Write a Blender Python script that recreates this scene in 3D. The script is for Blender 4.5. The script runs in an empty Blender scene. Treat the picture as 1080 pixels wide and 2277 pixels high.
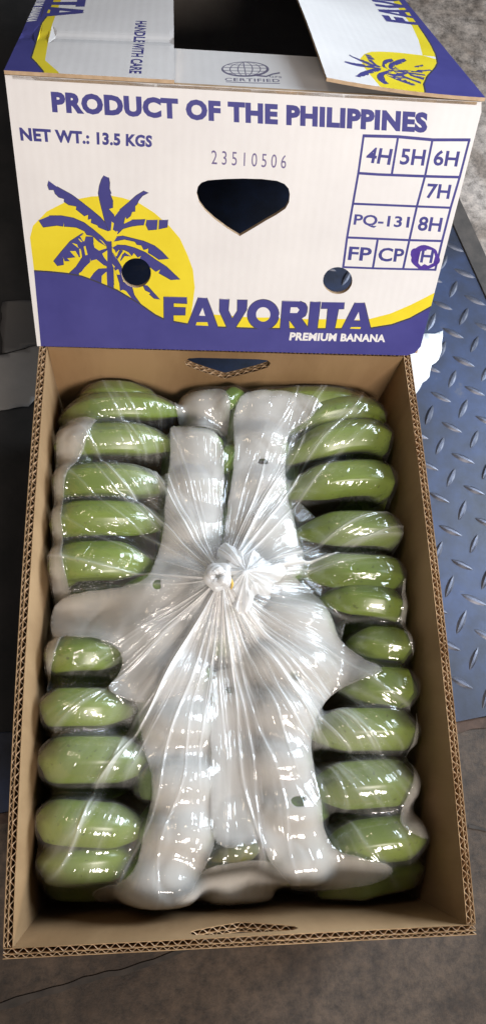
import bpy, bmesh, math, random
import numpy as np
from mathutils import Matrix, Vector, noise
from mathutils.geometry import delaunay_2d_cdt

random.seed(7)
RNG = np.random.default_rng(7)
SC = bpy.context.scene
COL = SC.collection
RIM = 0.226                     # height of the carton rim above the floor
PLATE = 0.004                   # top of the steel floor plate
FOCAL = 1820.2                  # focal length in pixels of the 1080 x 2277 photograph


def rot(rx, ry, rz):
    return (Matrix.Rotation(rz, 3, 'Z') @ Matrix.Rotation(ry, 3, 'Y') @ Matrix.Rotation(rx, 3, 'X'))


# ------------------------------------------------------------------ camera
CAM_LOC = Vector((-0.06987, 0.09546, 0.66103 + RIM))
CAM_ROT = rot(0.348892, -0.105218, -0.031480)
cam = bpy.data.cameras.new('camera')
cam_ob = bpy.data.objects.new('camera', cam)
COL.objects.link(cam_ob)
cam_ob.matrix_world = Matrix.Translation(CAM_LOC) @ CAM_ROT.to_4x4()
cam.sensor_fit = 'VERTICAL'
cam.sensor_height = 24.0
cam.lens = 24.0 * FOCAL / 2277.0
cam.clip_start = 0.02
cam.clip_end = 50
SC.camera = cam_ob

# ------------------------------------------------------------------ world and lamps
world = bpy.data.worlds.new('World')
SC.world = world
world.use_nodes = True
bg = world.node_tree.nodes['Background']
bg.inputs[0].default_value = (0.85, 0.9, 1.0, 1)
bg.inputs[1].default_value = 0.13


def area_lamp(name, loc, aim, sx, sy, energy, color, spread=180):
    d = bpy.data.lights.new(name, 'AREA')
    d.shape = 'RECTANGLE'
    d.size, d.size_y, d.energy, d.color = sx, sy, energy, color
    d.spread = math.radians(spread)
    o = bpy.data.objects.new(name, d)
    COL.objects.link(o)
    o.location = loc
    o.rotation_euler = (Vector(aim) - Vector(loc)).to_track_quat('-Z', 'Y').to_euler()
    return o


area_lamp('door_daylight', (0.92, 0.62, 0.66), (0.10, 0.45, 0.22), 0.55, 0.85, 29, (0.76, 0.88, 1.0))
area_lamp('warm_ceiling_lamp', (0.45, -1.20, 1.66), (0.05, 0.35, 0.2), 0.6, 0.4, 45, (1.0, 0.90, 0.81))
area_lamp('small_warm_tube', (-0.75, 0.9, 2.2), (0.0, 0.35, 0.2), 0.7, 0.06, 3.5, (1.0, 0.80, 0.58))

SC.view_settings.view_transform = 'Standard'
SC.view_settings.look = 'None'
SC.view_settings.gamma = 1.0
SC.view_settings.exposure = 0.0
SC.view_settings.use_curve_mapping = False
SC.render.engine = 'CYCLES'
SC.cycles.max_bounces = 10
SC.cycles.transparent_max_bounces = 16
SC.cycles.caustics_reflective = False
SC.cycles.caustics_refractive = False


# ------------------------------------------------------------------ helpers
def ray_to(px, py, origin, normal):
    """Point where the sight line of a photograph pixel meets a plane of the place."""
    d = CAM_ROT @ Vector(((px - 540) / FOCAL, -(py - 1138.5) / FOCAL, -1.0))
    n = Vector(normal)
    return CAM_LOC + d * ((Vector(origin) - CAM_LOC).dot(n) / d.dot(n))


def at(px, py, z):
    return ray_to(px, py, (0, 0, z), (0, 0, 1))


def tag(o, label=None, cat=None, group=None, kind=None):
    for k, v in (('label', label), ('category', cat), ('group', group), ('kind', kind)):
        if v:
            o[k] = v
    return o


def empty(name, loc=(0, 0, 0), mat3=None):
    o = bpy.data.objects.new(name, None)
    o.empty_display_size = 0.05
    COL.objects.link(o)
    o.matrix_world = Matrix.Translation(loc) @ (mat3.to_4x4() if mat3 else Matrix.Identity(4))
    return o


def mesh_ob(name, verts, faces, mat, parent=None, smooth=False):
    me = bpy.data.meshes.new(name)
    me.from_pydata([tuple(v) for v in verts], [], [tuple(f) for f in faces])
    me.update()
    if smooth:
        me.polygons.foreach_set('use_smooth', [True] * len(me.polygons))
    if mat:
        me.materials.append(mat)
    o = bpy.data.objects.new(name, me)
    COL.objects.link(o)
    if parent:
        o.parent = parent
    return o


def bm_ob(name, bm, mat, parent=None, smooth=False):
    me = bpy.data.meshes.new(name)
    bm.to_mesh(me)
    bm.free()
    if smooth:
        me.polygons.foreach_set('use_smooth', [True] * len(me.polygons))
    me.materials.append(mat)
    o = bpy.data.objects.new(name, me)
    COL.objects.link(o)
    if parent:
        o.parent = parent
    return o


# ------------------------------------------------------------------ materials
def new_mat(name):
    m = bpy.data.materials.new(name)
    m.use_nodes = True
    nt = m.node_tree
    return m, nt, nt.nodes['Principled BSDF'], nt.links


def nd(nt, t, **kw):
    n = nt.nodes.new(t)
    for k, v in kw.items():
        if k in n.inputs:
            n.inputs[k].default_value = v
        else:
            setattr(n, k, v)
    return n


def coords(nt, scale=(1, 1, 1), kind='Object'):
    tc = nd(nt, 'ShaderNodeTexCoord')
    mp = nd(nt, 'ShaderNodeMapping')
    mp.inputs['Scale'].default_value = scale
    nt.links.new(tc.outputs[kind], mp.inputs[0])
    return mp.outputs[0]


def ramp(nt, stops):
    r = nd(nt, 'ShaderNodeValToRGB')
    el = r.color_ramp.elements
    while len(el) < len(stops):
        el.new(0.5)
    for e, (p, c) in zip(el, stops):
        e.position = p
        e.color = (*c, 1) if len(c) == 3 else c
    return r


def noisy_mat(name, c1, c2, scale, rough, bump=0.0, bscale=None, stretch=(1, 1, 1), spec=0.5, detail=6, lo=0.35, hi=0.65):
    m, nt, b, L = new_mat(name)
    v = coords(nt, stretch)
    n = nd(nt, 'ShaderNodeTexNoise', Scale=scale, Detail=detail, Roughness=0.6)
    L.new(v, n.inputs['Vector'])
    r = ramp(nt, [(lo, c1), (hi, c2)])
    L.new(n.outputs[0], r.inputs[0])
    L.new(r.outputs[0], b.inputs['Base Color'])
    b.inputs['Roughness'].default_value = rough
    b.inputs['Specular IOR Level'].default_value = spec
    if bump:
        n2 = nd(nt, 'ShaderNodeTexNoise', Scale=bscale or scale * 3, Detail=4)
        L.new(v, n2.inputs['Vector'])
        bp = nd(nt, 'ShaderNodeBump', Strength=bump, Distance=0.001)
        L.new(n2.outputs[0], bp.inputs['Height'])
        L.new(bp.outputs[0], b.inputs['Normal'])
    return m


KRAFT = noisy_mat('kraft_board', (0.235, 0.14, 0.066), (0.375, 0.24, 0.125), 11, 0.82, 0.12, 180, (1, 1, 0.25), 0.25)
KRAFT_EDGE = noisy_mat('kraft_cut_edge', (0.40, 0.27, 0.16), (0.52, 0.37, 0.24), 120, 0.9, 0, spec=0.2)
FLUTE = noisy_mat('kraft_flute', (0.55, 0.38, 0.23), (0.66, 0.48, 0.32), 120, 0.9, 0, spec=0.2)
WHITE = noisy_mat('white_liner', (0.70, 0.665, 0.65), (0.755, 0.72, 0.70), 14, 0.55, 0.10, 90, (1, 1, 1), 0.35)
def add_flutes(m, axis):
    nt = m.node_tree
    bp = next(n for n in nt.nodes if n.type == 'BUMP')
    v = coords(nt)
    w = nd(nt, 'ShaderNodeTexWave', Scale=125 / (2 * math.pi) * 2.2, Distortion=0.6)
    w.bands_direction = axis
    nt.links.new(v, w.inputs['Vector'])
    b2 = nd(nt, 'ShaderNodeBump', Strength=0.022, Distance=0.001)
    nt.links.new(w.outputs[1], b2.inputs['Height'])
    nt.links.new(bp.outputs[0], b2.inputs['Normal'])
    nt.links.new(b2.outputs[0], nt.nodes['Principled BSDF'].inputs['Normal'])


add_flutes(WHITE, 'X')
BLUE = noisy_mat('blue_ink', (0.048, 0.045, 0.200), (0.062, 0.058, 0.235), 22, 0.42, 0.06, 90, spec=0.4)
YELLOW = noisy_mat('yellow_ink', (0.72, 0.56, 0.018), (0.80, 0.64, 0.03), 20, 0.45, 0.06, 90, spec=0.4)
DARKINK = noisy_mat('dark_outline_ink', (0.035, 0.032, 0.05), (0.05, 0.045, 0.06), 30, 0.5, 0)
STAMP = noisy_mat('violet_stamp_ink', (0.10, 0.07, 0.19), (0.16, 0.12, 0.26), 300, 0.6, 0)
MARKER = noisy_mat('purple_marker_ink', (0.055, 0.022, 0.22), (0.085, 0.04, 0.29), 120, 0.4, 0)
GREYINK = noisy_mat('thin_dark_ink', (0.10, 0.09, 0.15), (0.17, 0.15, 0.22), 200, 0.6, 0)
INK = {'white': WHITE, 'blue': BLUE, 'yellow': YELLOW, 'dark': DARKINK, 'stamp': STAMP, 'marker': MARKER, 'grey': GREYINK}


def concrete_mat(name, k, tint):
    m, nt, b, L = new_mat(name)
    v = coords(nt)
    n1 = nd(nt, 'ShaderNodeTexNoise', Scale=3.5, Detail=8, Roughness=0.65)
    n2 = nd(nt, 'ShaderNodeTexNoise', Scale=70, Detail=9, Roughness=0.8)
    n3 = nd(nt, 'ShaderNodeTexNoise', Scale=14, Detail=5, Roughness=0.6, Distortion=0.7)
    for n in (n1, n2, n3):
        L.new(v, n.inputs['Vector'])
    r1 = ramp(nt, [(0.3, tuple(k * c * t for t, c in zip(tint, (0.085, 0.063, 0.047)))), (0.5, tuple(k * c * t for t, c in zip(tint, (0.16, 0.124, 0.095)))), (0.72, tuple(k * c * t for t, c in zip(tint, (0.245, 0.20, 0.163))))])
    L.new(n1.outputs[0], r1.inputs[0])
    r2 = ramp(nt, [(0.34, (0.25, 0.23, 0.21)), (0.48, (0.85, 0.85, 0.85)), (0.66, (1.6, 1.58, 1.55))])
    L.new(n2.outputs[0], r2.inputs[0])
    mx = nd(nt, 'ShaderNodeMix', data_type='RGBA', blend_type='MULTIPLY')
    mx.inputs[0].default_value = 1
    L.new(r1.outputs[0], mx.inputs[6])
    L.new(r2.outputs[0], mx.inputs[7])
    r3 = ramp(nt, [(0.38, (0.55, 0.5, 0.46)), (0.52, (1, 1, 1))])
    L.new(n3.outputs[0], r3.inputs[0])
    mx2 = nd(nt, 'ShaderNodeMix', data_type='RGBA', blend_type='MULTIPLY')
    mx2.inputs[0].default_value = 0.8
    L.new(mx.outputs[2], mx2.inputs[6])
    L.new(r3.outputs[0], mx2.inputs[7])
    L.new(mx2.outputs[2], b.inputs['Base Color'])
    b.inputs['Roughness'].default_value = 0.72
    bp = nd(nt, 'ShaderNodeBump', Strength=0.7, Distance=0.002)
    L.new(n2.outputs[0], bp.inputs['Height'])
    L.new(bp.outputs[0], b.inputs['Normal'])
    return m


CONCRETE = concrete_mat('shaded_concrete', 0.27, (1.08, .93, .80))  # same concrete, darkened in colour for the dim front of the floor
LITCON = concrete_mat('lit_concrete', 1.2, (.97, 1.02, 1.1))  # same concrete, lightened in colour for the brightly lit upper right


def steel_mat(name, worn):
    m, nt, b, L = new_mat(name)
    v = coords(nt)
    n1 = nd(nt, 'ShaderNodeTexNoise', Scale=7, Detail=9, Roughness=0.7)
    n2 = nd(nt, 'ShaderNodeTexNoise', Scale=60, Detail=6, Roughness=0.7)
    for n in (n1, n2):
        L.new(v, n.inputs['Vector'])
    if worn:
        r = ramp(nt, [(0.35, (0.045, 0.05, 0.075)), (0.65, (0.14, 0.14, 0.16))])
        L.new(n2.outputs[0], r.inputs[0])
    else:
        r = ramp(nt, [(0.34, (0.012, 0.013, 0.018)), (0.46, (0.019, 0.024, 0.044)), (0.60, (0.024, 0.036, 0.082)), (0.69, (0.075, 0.070, 0.070))])
        L.new(n1.outputs[0], r.inputs[0])
    L.new(r.outputs[0], b.inputs['Base Color'])
    b.inputs['Metallic'].default_value = 0.75 if worn else 0.25
    rr = nd(nt, 'ShaderNodeMapRange')
    rr.inputs['To Min'].default_value = 0.42 if worn else 0.44
    rr.inputs['To Max'].default_value = 0.55 if worn else 0.62
    L.new(n2.outputs[0], rr.inputs[0])
    L.new(rr.outputs[0], b.inputs['Roughness'])
    bp = nd(nt, 'ShaderNodeBump', Strength=0.25, Distance=0.001)
    L.new(n2.outputs[0], bp.inputs['Height'])
    L.new(bp.outputs[0], b.inputs['Normal'])
    return m


STEEL = steel_mat('blue_painted_steel', False)
LIDIN = noisy_mat('shaded_lid_inside', (0.12, 0.105, 0.095), (0.15, 0.135, 0.12), 20, 0.85, 0.1)  # inner board colour darkened to put shade inside the lid
LUG = steel_mat('worn_lug_steel', True)
GAPDARK = noisy_mat('dark_gap', (0.018, 0.015, 0.013), (0.045, 0.036, 0.03), 40, 0.85, 0.3)
MATBLACK = noisy_mat('black_shade_mat', (0.010, 0.009, 0.008), (0.026, 0.022, 0.020), 16, 0.75, 0.4, 70)  # black that paints the shade on the left floor
RUST = noisy_mat('rusty_gap_dirt', (0.03, 0.018, 0.013), (0.075, 0.045, 0.032), 60, 0.9, 0.5)
PAPER = noisy_mat('white_paper', (0.42, 0.42, 0.42), (0.52, 0.52, 0.52), 20, 0.6, 0.05)
GREYSHEET = noisy_mat('grey_plastic', (0.20, 0.18, 0.165), (0.27, 0.245, 0.22), 9, 0.5, 0.2, 30)
GREYDARK = noisy_mat('dark_grey_plastic', (0.07, 0.062, 0.056), (0.095, 0.084, 0.076), 9, 0.5, 0.2, 30)


def banana_mat(name, c_lo, c_hi):
    m, nt, b, L = new_mat(name)
    v = coords(nt)
    n1 = nd(nt, 'ShaderNodeTexNoise', Scale=18, Detail=5, Roughness=0.55)
    L.new(v, n1.inputs['Vector'])
    r = ramp(nt, [(0.30, c_lo), (0.70, c_hi)])
    L.new(n1.outputs[0], r.inputs[0])
    n2 = nd(nt, 'ShaderNodeTexNoise', Scale=260, Detail=3)
    L.new(v, n2.inputs['Vector'])
    r2 = ramp(nt, [(0.28, (0.25, 0.2, 0.12)), (0.36, (1, 1, 1))])
    L.new(n2.outputs[0], r2.inputs[0])
    mx = nd(nt, 'ShaderNodeMix', data_type='RGBA', blend_type='MULTIPLY')
    mx.inputs[0].default_value = 0.6
    L.new(r.outputs[0], mx.inputs[6])
    L.new(r2.outputs[0], mx.inputs[7])
    L.new(mx.outputs[2], b.inputs['Base Color'])
    b.inputs['Roughness'].default_value = 0.30
    b.inputs['Subsurface Weight'].default_value = 0.0
    b.inputs['Subsurface Radius'].default_value = (0.004, 0.006, 0.001)
    bp = nd(nt, 'ShaderNodeBump', Strength=0.06, Distance=0.001)
    L.new(n1.outputs[0], bp.inputs['Height'])
    L.new(bp.outputs[0], b.inputs['Normal'])
    return m


BANANA = banana_mat('green_banana_peel', (0.105, 0.160, 0.014), (0.190, 0.250, 0.030))
BANANA_DEEP = banana_mat('deep_green_banana_peel', (0.10, 0.165, 0.022), (0.16, 0.24, 0.034))
TIP = noisy_mat('dry_banana_tip', (0.022, 0.018, 0.012), (0.06, 0.045, 0.025), 120, 0.9, 0.4)
CROWN = noisy_mat('banana_crown', (0.075, 0.09, 0.022), (0.13, 0.12, 0.04), 60, 0.7, 0.4)


def foam_mat():
    m, nt, b, L = new_mat('white_foam_sheet')
    v = coords(nt)
    n = nd(nt, 'ShaderNodeTexNoise', Scale=9, Detail=5)
    L.new(v, n.inputs['Vector'])
    r = ramp(nt, [(0.3, (0.62, 0.59, 0.545)), (0.7, (0.74, 0.715, 0.685))])
    L.new(n.outputs[0], r.inputs[0])
    L.new(r.outputs[0], b.inputs['Base Color'])
    b.inputs['Roughness'].default_value = 0.6
    tr = nd(nt, 'ShaderNodeBsdfTranslucent')
    L.new(r.outputs[0], tr.inputs[0])
    mix = nd(nt, 'ShaderNodeMixShader')
    mix.inputs[0].default_value = 0.22
    L.new(b.outputs[0], mix.inputs[1])
    L.new(tr.outputs[0], mix.inputs[2])
    n2 = nd(nt, 'ShaderNodeTexNoise', Scale=420, Detail=2)
    L.new(v, n2.inputs['Vector'])
    bp = nd(nt, 'ShaderNodeBump', Strength=0.15, Distance=0.0006)
    L.new(n2.outputs[0], bp.inputs['Height'])
    L.new(bp.outputs[0], b.inputs['Normal'])
    thin = nd(nt, 'ShaderNodeBsdfTransparent')
    mt = nd(nt, 'ShaderNodeMixShader')
    ed = nd(nt, 'ShaderNodeAttribute', attribute_name='inset')      # foam thins out towards its torn edge
    er = nd(nt, 'ShaderNodeMapRange')
    er.inputs['To Min'].default_value = 0.75
    er.inputs['To Max'].default_value = 0.30
    L.new(ed.outputs['Fac'], er.inputs[0])
    L.new(er.outputs[0], mt.inputs[0])
    L.new(mix.outputs[0], mt.inputs[1])
    L.new(thin.outputs[0], mt.inputs[2])
    L.new(mt.outputs[0], nt.nodes['Material Output'].inputs[0])
    return m


FOAM = foam_mat()


def film_mat(name, base_haze, use_attr, gloss=1.15, bump=0.7, gr=0.10):
    """Clear polythene: thin, glossy, milky where many layers are gathered."""
    m = bpy.data.materials.new(name)
    m.use_nodes = True
    nt = m.node_tree
    nt.nodes.clear()
    L = nt.links
    out = nd(nt, 'ShaderNodeOutputMaterial')
    tc = nd(nt, 'ShaderNodeTexCoord')
    # crinkles: fine isotropic, radial (stored polar coordinates) and droplets of condensation
    n1 = nd(nt, 'ShaderNodeTexNoise', Scale=20, Detail=2, Roughness=0.5, Distortion=1.4)
    L.new(tc.outputs['Object'], n1.inputs['Vector'])
    cr1 = ramp(nt, [(0.455, (0, 0, 0)), (0.5, (1, 1, 1)), (0.545, (0, 0, 0))])
    L.new(n1.outputs[0], cr1.inputs[0])
    nk = nd(nt, 'ShaderNodeTexNoise', Scale=11, Detail=2)
    L.new(tc.outputs['Object'], nk.inputs['Vector'])
    rk = ramp(nt, [(0.50, (0, 0, 0)), (0.64, (1, 1, 1))])
    L.new(nk.outputs[0], rk.inputs[0])
    mk = nd(nt, 'ShaderNodeMath', operation='MULTIPLY')
    L.new(cr1.outputs[0], mk.inputs[0])
    L.new(rk.outputs[0], mk.inputs[1])
    hsum = mk.outputs[0]
    if use_attr:
        pol = nd(nt, 'ShaderNodeAttribute', attribute_name='polar')
        n2 = nd(nt, 'ShaderNodeTexNoise', Scale=1.0, Detail=2, Roughness=0.5)
        L.new(pol.outputs['Vector'], n2.inputs['Vector'])
        cr2 = ramp(nt, [(0.43, (0, 0, 0)), (0.5, (1, 1, 1)), (0.57, (0, 0, 0))])
        L.new(n2.outputs[0], cr2.inputs[0])
        ad = nd(nt, 'ShaderNodeMath', operation='MULTIPLY_ADD')
        L.new(cr2.outputs[0], ad.inputs[0])
        ad.inputs[1].default_value = 0.22
        L.new(hsum, ad.inputs[2])
        hsum = ad.outputs[0]
    vor = nd(nt, 'ShaderNodeTexVoronoi', Scale=620)
    L.new(tc.outputs['Object'], vor.inputs['Vector'])
    drop = ramp(nt, [(0.15, (1, 1, 1)), (0.42, (0, 0, 0))])
    L.new(vor.outputs['Distance'], drop.inputs[0])
    nm = nd(nt, 'ShaderNodeTexNoise', Scale=14, Detail=3)
    L.new(tc.outputs['Object'], nm.inputs['Vector'])
    rm = ramp(nt, [(0.38, (0, 0, 0)), (0.56, (1, 1, 1))])
    L.new(nm.outputs[0], rm.inputs[0])
    sl = nd(nt, 'ShaderNodeAttribute', attribute_name='slack')     # condensation hangs where the film spans gaps
    dm = nd(nt, 'ShaderNodeMath', operation='MULTIPLY')
    L.new(drop.outputs[0], dm.inputs[0])
    dsl = nd(nt, 'ShaderNodeMath', operation='MULTIPLY', use_clamp=True)
    L.new(rm.outputs[0], dsl.inputs[0])
    L.new(sl.outputs['Fac'], dsl.inputs[1])
    L.new(dsl.outputs[0], dm.inputs[1])
    b1 = nd(nt, 'ShaderNodeBump', Strength=bump, Distance=0.0011)
    L.new(hsum, b1.inputs['Height'])
    b2 = nd(nt, 'ShaderNodeBump', Strength=0.4, Distance=0.0006)
    L.new(dm.outputs[0], b2.inputs['Height'])
    L.new(b1.outputs[0], b2.inputs['Normal'])
    # Schlick reflectance of a thin two-sided film (the same from above and below)
    geo = nd(nt, 'ShaderNodeNewGeometry')
    dot = nd(nt, 'ShaderNodeVectorMath', operation='DOT_PRODUCT')
    L.new(geo.outputs['Incoming'], dot.inputs[0])
    L.new(geo.outputs['Normal'], dot.inputs[1])
    ab = nd(nt, 'ShaderNodeMath', operation='ABSOLUTE')
    L.new(dot.outputs['Value'], ab.inputs[0])
    inv = nd(nt, 'ShaderNodeMath', operation='SUBTRACT', use_clamp=True)
    inv.inputs[0].default_value = 1.0
    L.new(ab.outputs[0], inv.inputs[1])
    pw = nd(nt, 'ShaderNodeMath', operation='POWER')
    L.new(inv.outputs[0], pw.inputs[0])
    pw.inputs[1].default_value = 5.0
    fm = nd(nt, 'ShaderNodeMath', operation='MULTIPLY_ADD', use_clamp=True)
    L.new(pw.outputs[0], fm.inputs[0])
    fm.inputs[1].default_value = 0.7
    fm.inputs[2].default_value = 0.075 * gloss
    clear = nd(nt, 'ShaderNodeBsdfTransparent')
    clear.inputs[0].default_value = (0.97, 0.97, 0.97, 1)
    dif = nd(nt, 'ShaderNodeBsdfDiffuse')
    dif.inputs[0].default_value = (0.95, 0.94, 0.93, 1)
    trl = nd(nt, 'ShaderNodeBsdfTranslucent')
    trl.inputs[0].default_value = (0.95, 0.94, 0.93, 1)
    milk = nd(nt, 'ShaderNodeMixShader')
    milk.inputs[0].default_value = 0.28
    L.new(dif.outputs[0], milk.inputs[1])
    L.new(trl.outputs[0], milk.inputs[2])
    body = nd(nt, 'ShaderNodeMixShader')
    L.new(clear.outputs[0], body.inputs[1])
    L.new(milk.outputs[0], body.inputs[2])
    if use_attr:
        ga = nd(nt, 'ShaderNodeAttribute', attribute_name='gather')
        st = nd(nt, 'ShaderNodeMapRange')          # streaks between the gathered layers
        st.inputs['From Min'].default_value = 0.3
        st.inputs['From Max'].default_value = 0.7
        st.inputs['To Min'].default_value = 0.45
        st.inputs['To Max'].default_value = 1.35
        L.new(n2.outputs[0], st.inputs[0])
        hz = nd(nt, 'ShaderNodeMath', operation='MULTIPLY')
        L.new(ga.outputs['Fac'], hz.inputs[0])
        L.new(st.outputs[0], hz.inputs[1])
        dz = nd(nt, 'ShaderNodeMath', operation='MULTIPLY_ADD')
        L.new(dm.outputs[0], dz.inputs[0])
        dz.inputs[1].default_value = 0.34
        dz.inputs[2].default_value = base_haze
        h2 = nd(nt, 'ShaderNodeMath', operation='ADD', use_clamp=True)
        L.new(hz.outputs[0], h2.inputs[0])
        L.new(dz.outputs[0], h2.inputs[1])
        L.new(h2.outputs[0], body.inputs[0])
    else:
        body.inputs[0].default_value = base_haze
    gl = nd(nt, 'ShaderNodeBsdfGlossy', Roughness=gr)
    L.new(b2.outputs[0], gl.inputs['Normal'])
    fin = nd(nt, 'ShaderNodeMixShader')
    L.new(fm.outputs[0], fin.inputs[0])
    L.new(body.outputs[0], fin.inputs[1])
    L.new(gl.outputs[0], fin.inputs[2])
    L.new(fin.outputs[0], out.inputs[0])
    return m


FILM = film_mat('clear_polythene', 0.03, True)
KNOTFILM = film_mat('gathered_polythene', 0.62, False, 1.1, 0.6, 0.14)
TIE = noisy_mat('yellow_tie', (0.55, 0.36, 0.06), (0.66, 0.45, 0.10), 60, 0.45, 0)


# ------------------------------------------------------------------ flat print: panels cut into inked areas
def text_tris(body, bold=0.0, spacing=1.0):
    """Outline of a line of lettering as triangles, scaled to the unit square."""
    cu = bpy.data.curves.new('lettering_source', 'FONT')
    cu.body = body
    cu.offset = bold
    cu.space_character = spacing
    cu.resolution_u = 3
    ob = bpy.data.objects.new('lettering_source', cu)
    COL.objects.link(ob)
    dg = bpy.context.evaluated_depsgraph_get()
    me = bpy.data.meshes.new_from_object(ob.evaluated_get(dg))
    bpy.data.objects.remove(ob)
    bm = bmesh.new()
    bm.from_mesh(me)
    bmesh.ops.remove_doubles(bm, verts=bm.verts, dist=1e-5)
    bmesh.ops.triangulate(bm, faces=bm.faces)
    vs = np.array([v.co[:2] for v in bm.verts])
    lo, hi = vs.min(0), vs.max(0)
    vs = (vs - lo) / (hi - lo)
    tris = np.array([[v.index for v in f.verts] for f in bm.faces])
    edges = [(e.verts[0].index, e.verts[1].index) for e in bm.edges if len(e.link_faces) == 1]
    bm.free()
    bpy.data.meshes.remove(me)
    return vs, tris, edges


def quad_map(q, uv):
    """Projective map of the unit square (u right, v up) on to the quad TL, TR, BR, BL."""
    tl, tr, br, bl = [np.array(p, float) for p in q]
    src = [(0, 1), (1, 1), (1, 0), (0, 0)]
    A, B = [], []
    for (u, v), p in zip(src, (tl, tr, br, bl)):
        A += [[u, v, 1, 0, 0, 0, -u * p[0], -v * p[0]], [0, 0, 0, u, v, 1, -u * p[1], -v * p[1]]]
        B += [p[0], p[1]]
    h = np.linalg.solve(np.array(A), np.array(B))
    u, v = uv[:, 0], uv[:, 1]
    w = h[6] * u + h[7] * v + 1
    return np.stack([(h[0] * u + h[1] * v + h[2]) / w, (h[3] * u + h[4] * v + h[5]) / w], 1)


def stroke(pts, w):
    """A polyline of width w as one contour."""
    p = np.array(pts, float)
    d = np.gradient(p, axis=0)
    d /= np.linalg.norm(d, axis=1)[:, None] + 1e-9
    n = np.stack([-d[:, 1], d[:, 0]], 1) * (w / 2)
    return np.vstack([p + n, (p - n)[::-1]])


def ell(cx, cy, rx, ry, n=40, a0=0, a1=360):
    t = np.radians(np.linspace(a0, a1, n, endpoint=(a1 - a0) != 360))
    return np.stack([cx + rx * np.cos(t), cy + ry * np.sin(t)], 1)


class Art:
    """Collects inked areas in panel coordinates; later areas print over earlier ones."""
    def __init__(self, mapper):
        self.map = mapper
        self.layers = []

    def poly(self, part, ink, *contours):
        self.layers.append((part, ink, 'p', [self.map(np.array(c, float)) for c in contours]))

    def text(self, part, ink, body, quad, bold=0.0, spacing=1.0):
        vs, tr, ed = text_tris(body, bold, spacing)
        self.layers.append((part, ink, 't', (self.map(quad_map(quad, vs)), tr, ed)))


def inside_poly(c, P):
    x, y = P[:, 0], P[:, 1]
    x1, y1 = c[:, 0], c[:, 1]
    x2, y2 = np.roll(x1, -1), np.roll(y1, -1)
    cnt = np.zeros(len(P), int)
    for a, b, cc, d in zip(x1, y1, x2, y2):
        if b == d:
            continue
        m = ((b > y) != (d > y))
        cnt += m & (x < (cc - a) * (y - b) / (d - b) + a)
    return cnt % 2 == 1


def inside_tris(vs, tr, P):
    res = np.zeros(len(P), bool)
    A, B, C = vs[tr[:, 0]], vs[tr[:, 1]], vs[tr[:, 2]]
    lo, hi = vs.min(0), vs.max(0)
    idx = np.where(((P >= lo) & (P <= hi)).all(1))[0]
    if len(idx) == 0:
        return res
    Q = P[idx]
    def cr(o, a, q):
        return (a[:, 0] - o[:, 0])[None] * (q[:, 1][:, None] - o[:, 1][None]) - (a[:, 1] - o[:, 1])[None] * (q[:, 0][:, None] - o[:, 0][None])
    d1, d2, d3 = cr(A, B, Q), cr(B, C, Q), cr(C, A, Q)
    ins = ((d1 >= 0) & (d2 >= 0) & (d3 >= 0)) | ((d1 <= 0) & (d2 <= 0) & (d3 <= 0))
    res[idx] = ins.any(1)
    return res


def cut_panel(outline, holes, layers, grid=None):
    """Constrained triangulation of a panel; returns {(part, ink): (verts, tris)}."""
    V, Eg = [], []
    def add_contour(c):
        s = len(V)
        V.extend([Vector((float(p[0]) * 1000, float(p[1]) * 1000)) for p in c])
        Eg.extend([(s + i, s + (i + 1) % len(c)) for i in range(len(c))])
    add_contour(outline)
    for h in holes:
        add_contour(h)
    for part, ink, k, data in layers:
        if k == 'p':
            for c in data:
                add_contour(c)
        else:
            vs, tr, ed = data
            s = len(V)
            V.extend([Vector((float(p[0]) * 1000, float(p[1]) * 1000)) for p in vs])
            Eg.extend([(s + a, s + b) for a, b in ed])
    if grid:
        lo, hi = np.array(outline).min(0), np.array(outline).max(0)
        for gx in np.arange(lo[0] + grid / 2, hi[0], grid):
            for gy in np.arange(lo[1] + grid / 2, hi[1], grid):
                V.append(Vector((float(gx) * 1000, float(gy) * 1000)))
    r = delaunay_2d_cdt(V, Eg, [], 0, 1e-4)
    vs = np.array([(v.x, v.y) for v in r[0]]) / 1000
    tr = np.array([list(f) for f in r[2]])
    cen = vs[tr].mean(1)
    keep = inside_poly(np.array(outline), cen)
    for h in holes:
        keep &= ~inside_poly(np.array(h), cen)
    tr, cen = tr[keep], cen[keep]
    keys = [('', 'white')]
    lab = np.zeros(len(tr), int)
    for part, ink, k, data in layers:
        if k == 'p':
            ins = np.zeros(len(cen), bool)
            for c in data:
                ins ^= inside_poly(c, cen)
        else:
            ins = inside_tris(data[0], data[1], cen)
        if (part, ink) not in keys:
            keys.append((part, ink))
        lab[ins] = keys.index((part, ink))
    out = {}
    for i, k in enumerate(keys):
        t = tr[lab == i]
        if len(t):
            u, inv = np.unique(t, return_inverse=True)
            out[k] = (vs[u], inv.reshape(-1, 3))
    return out


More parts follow.
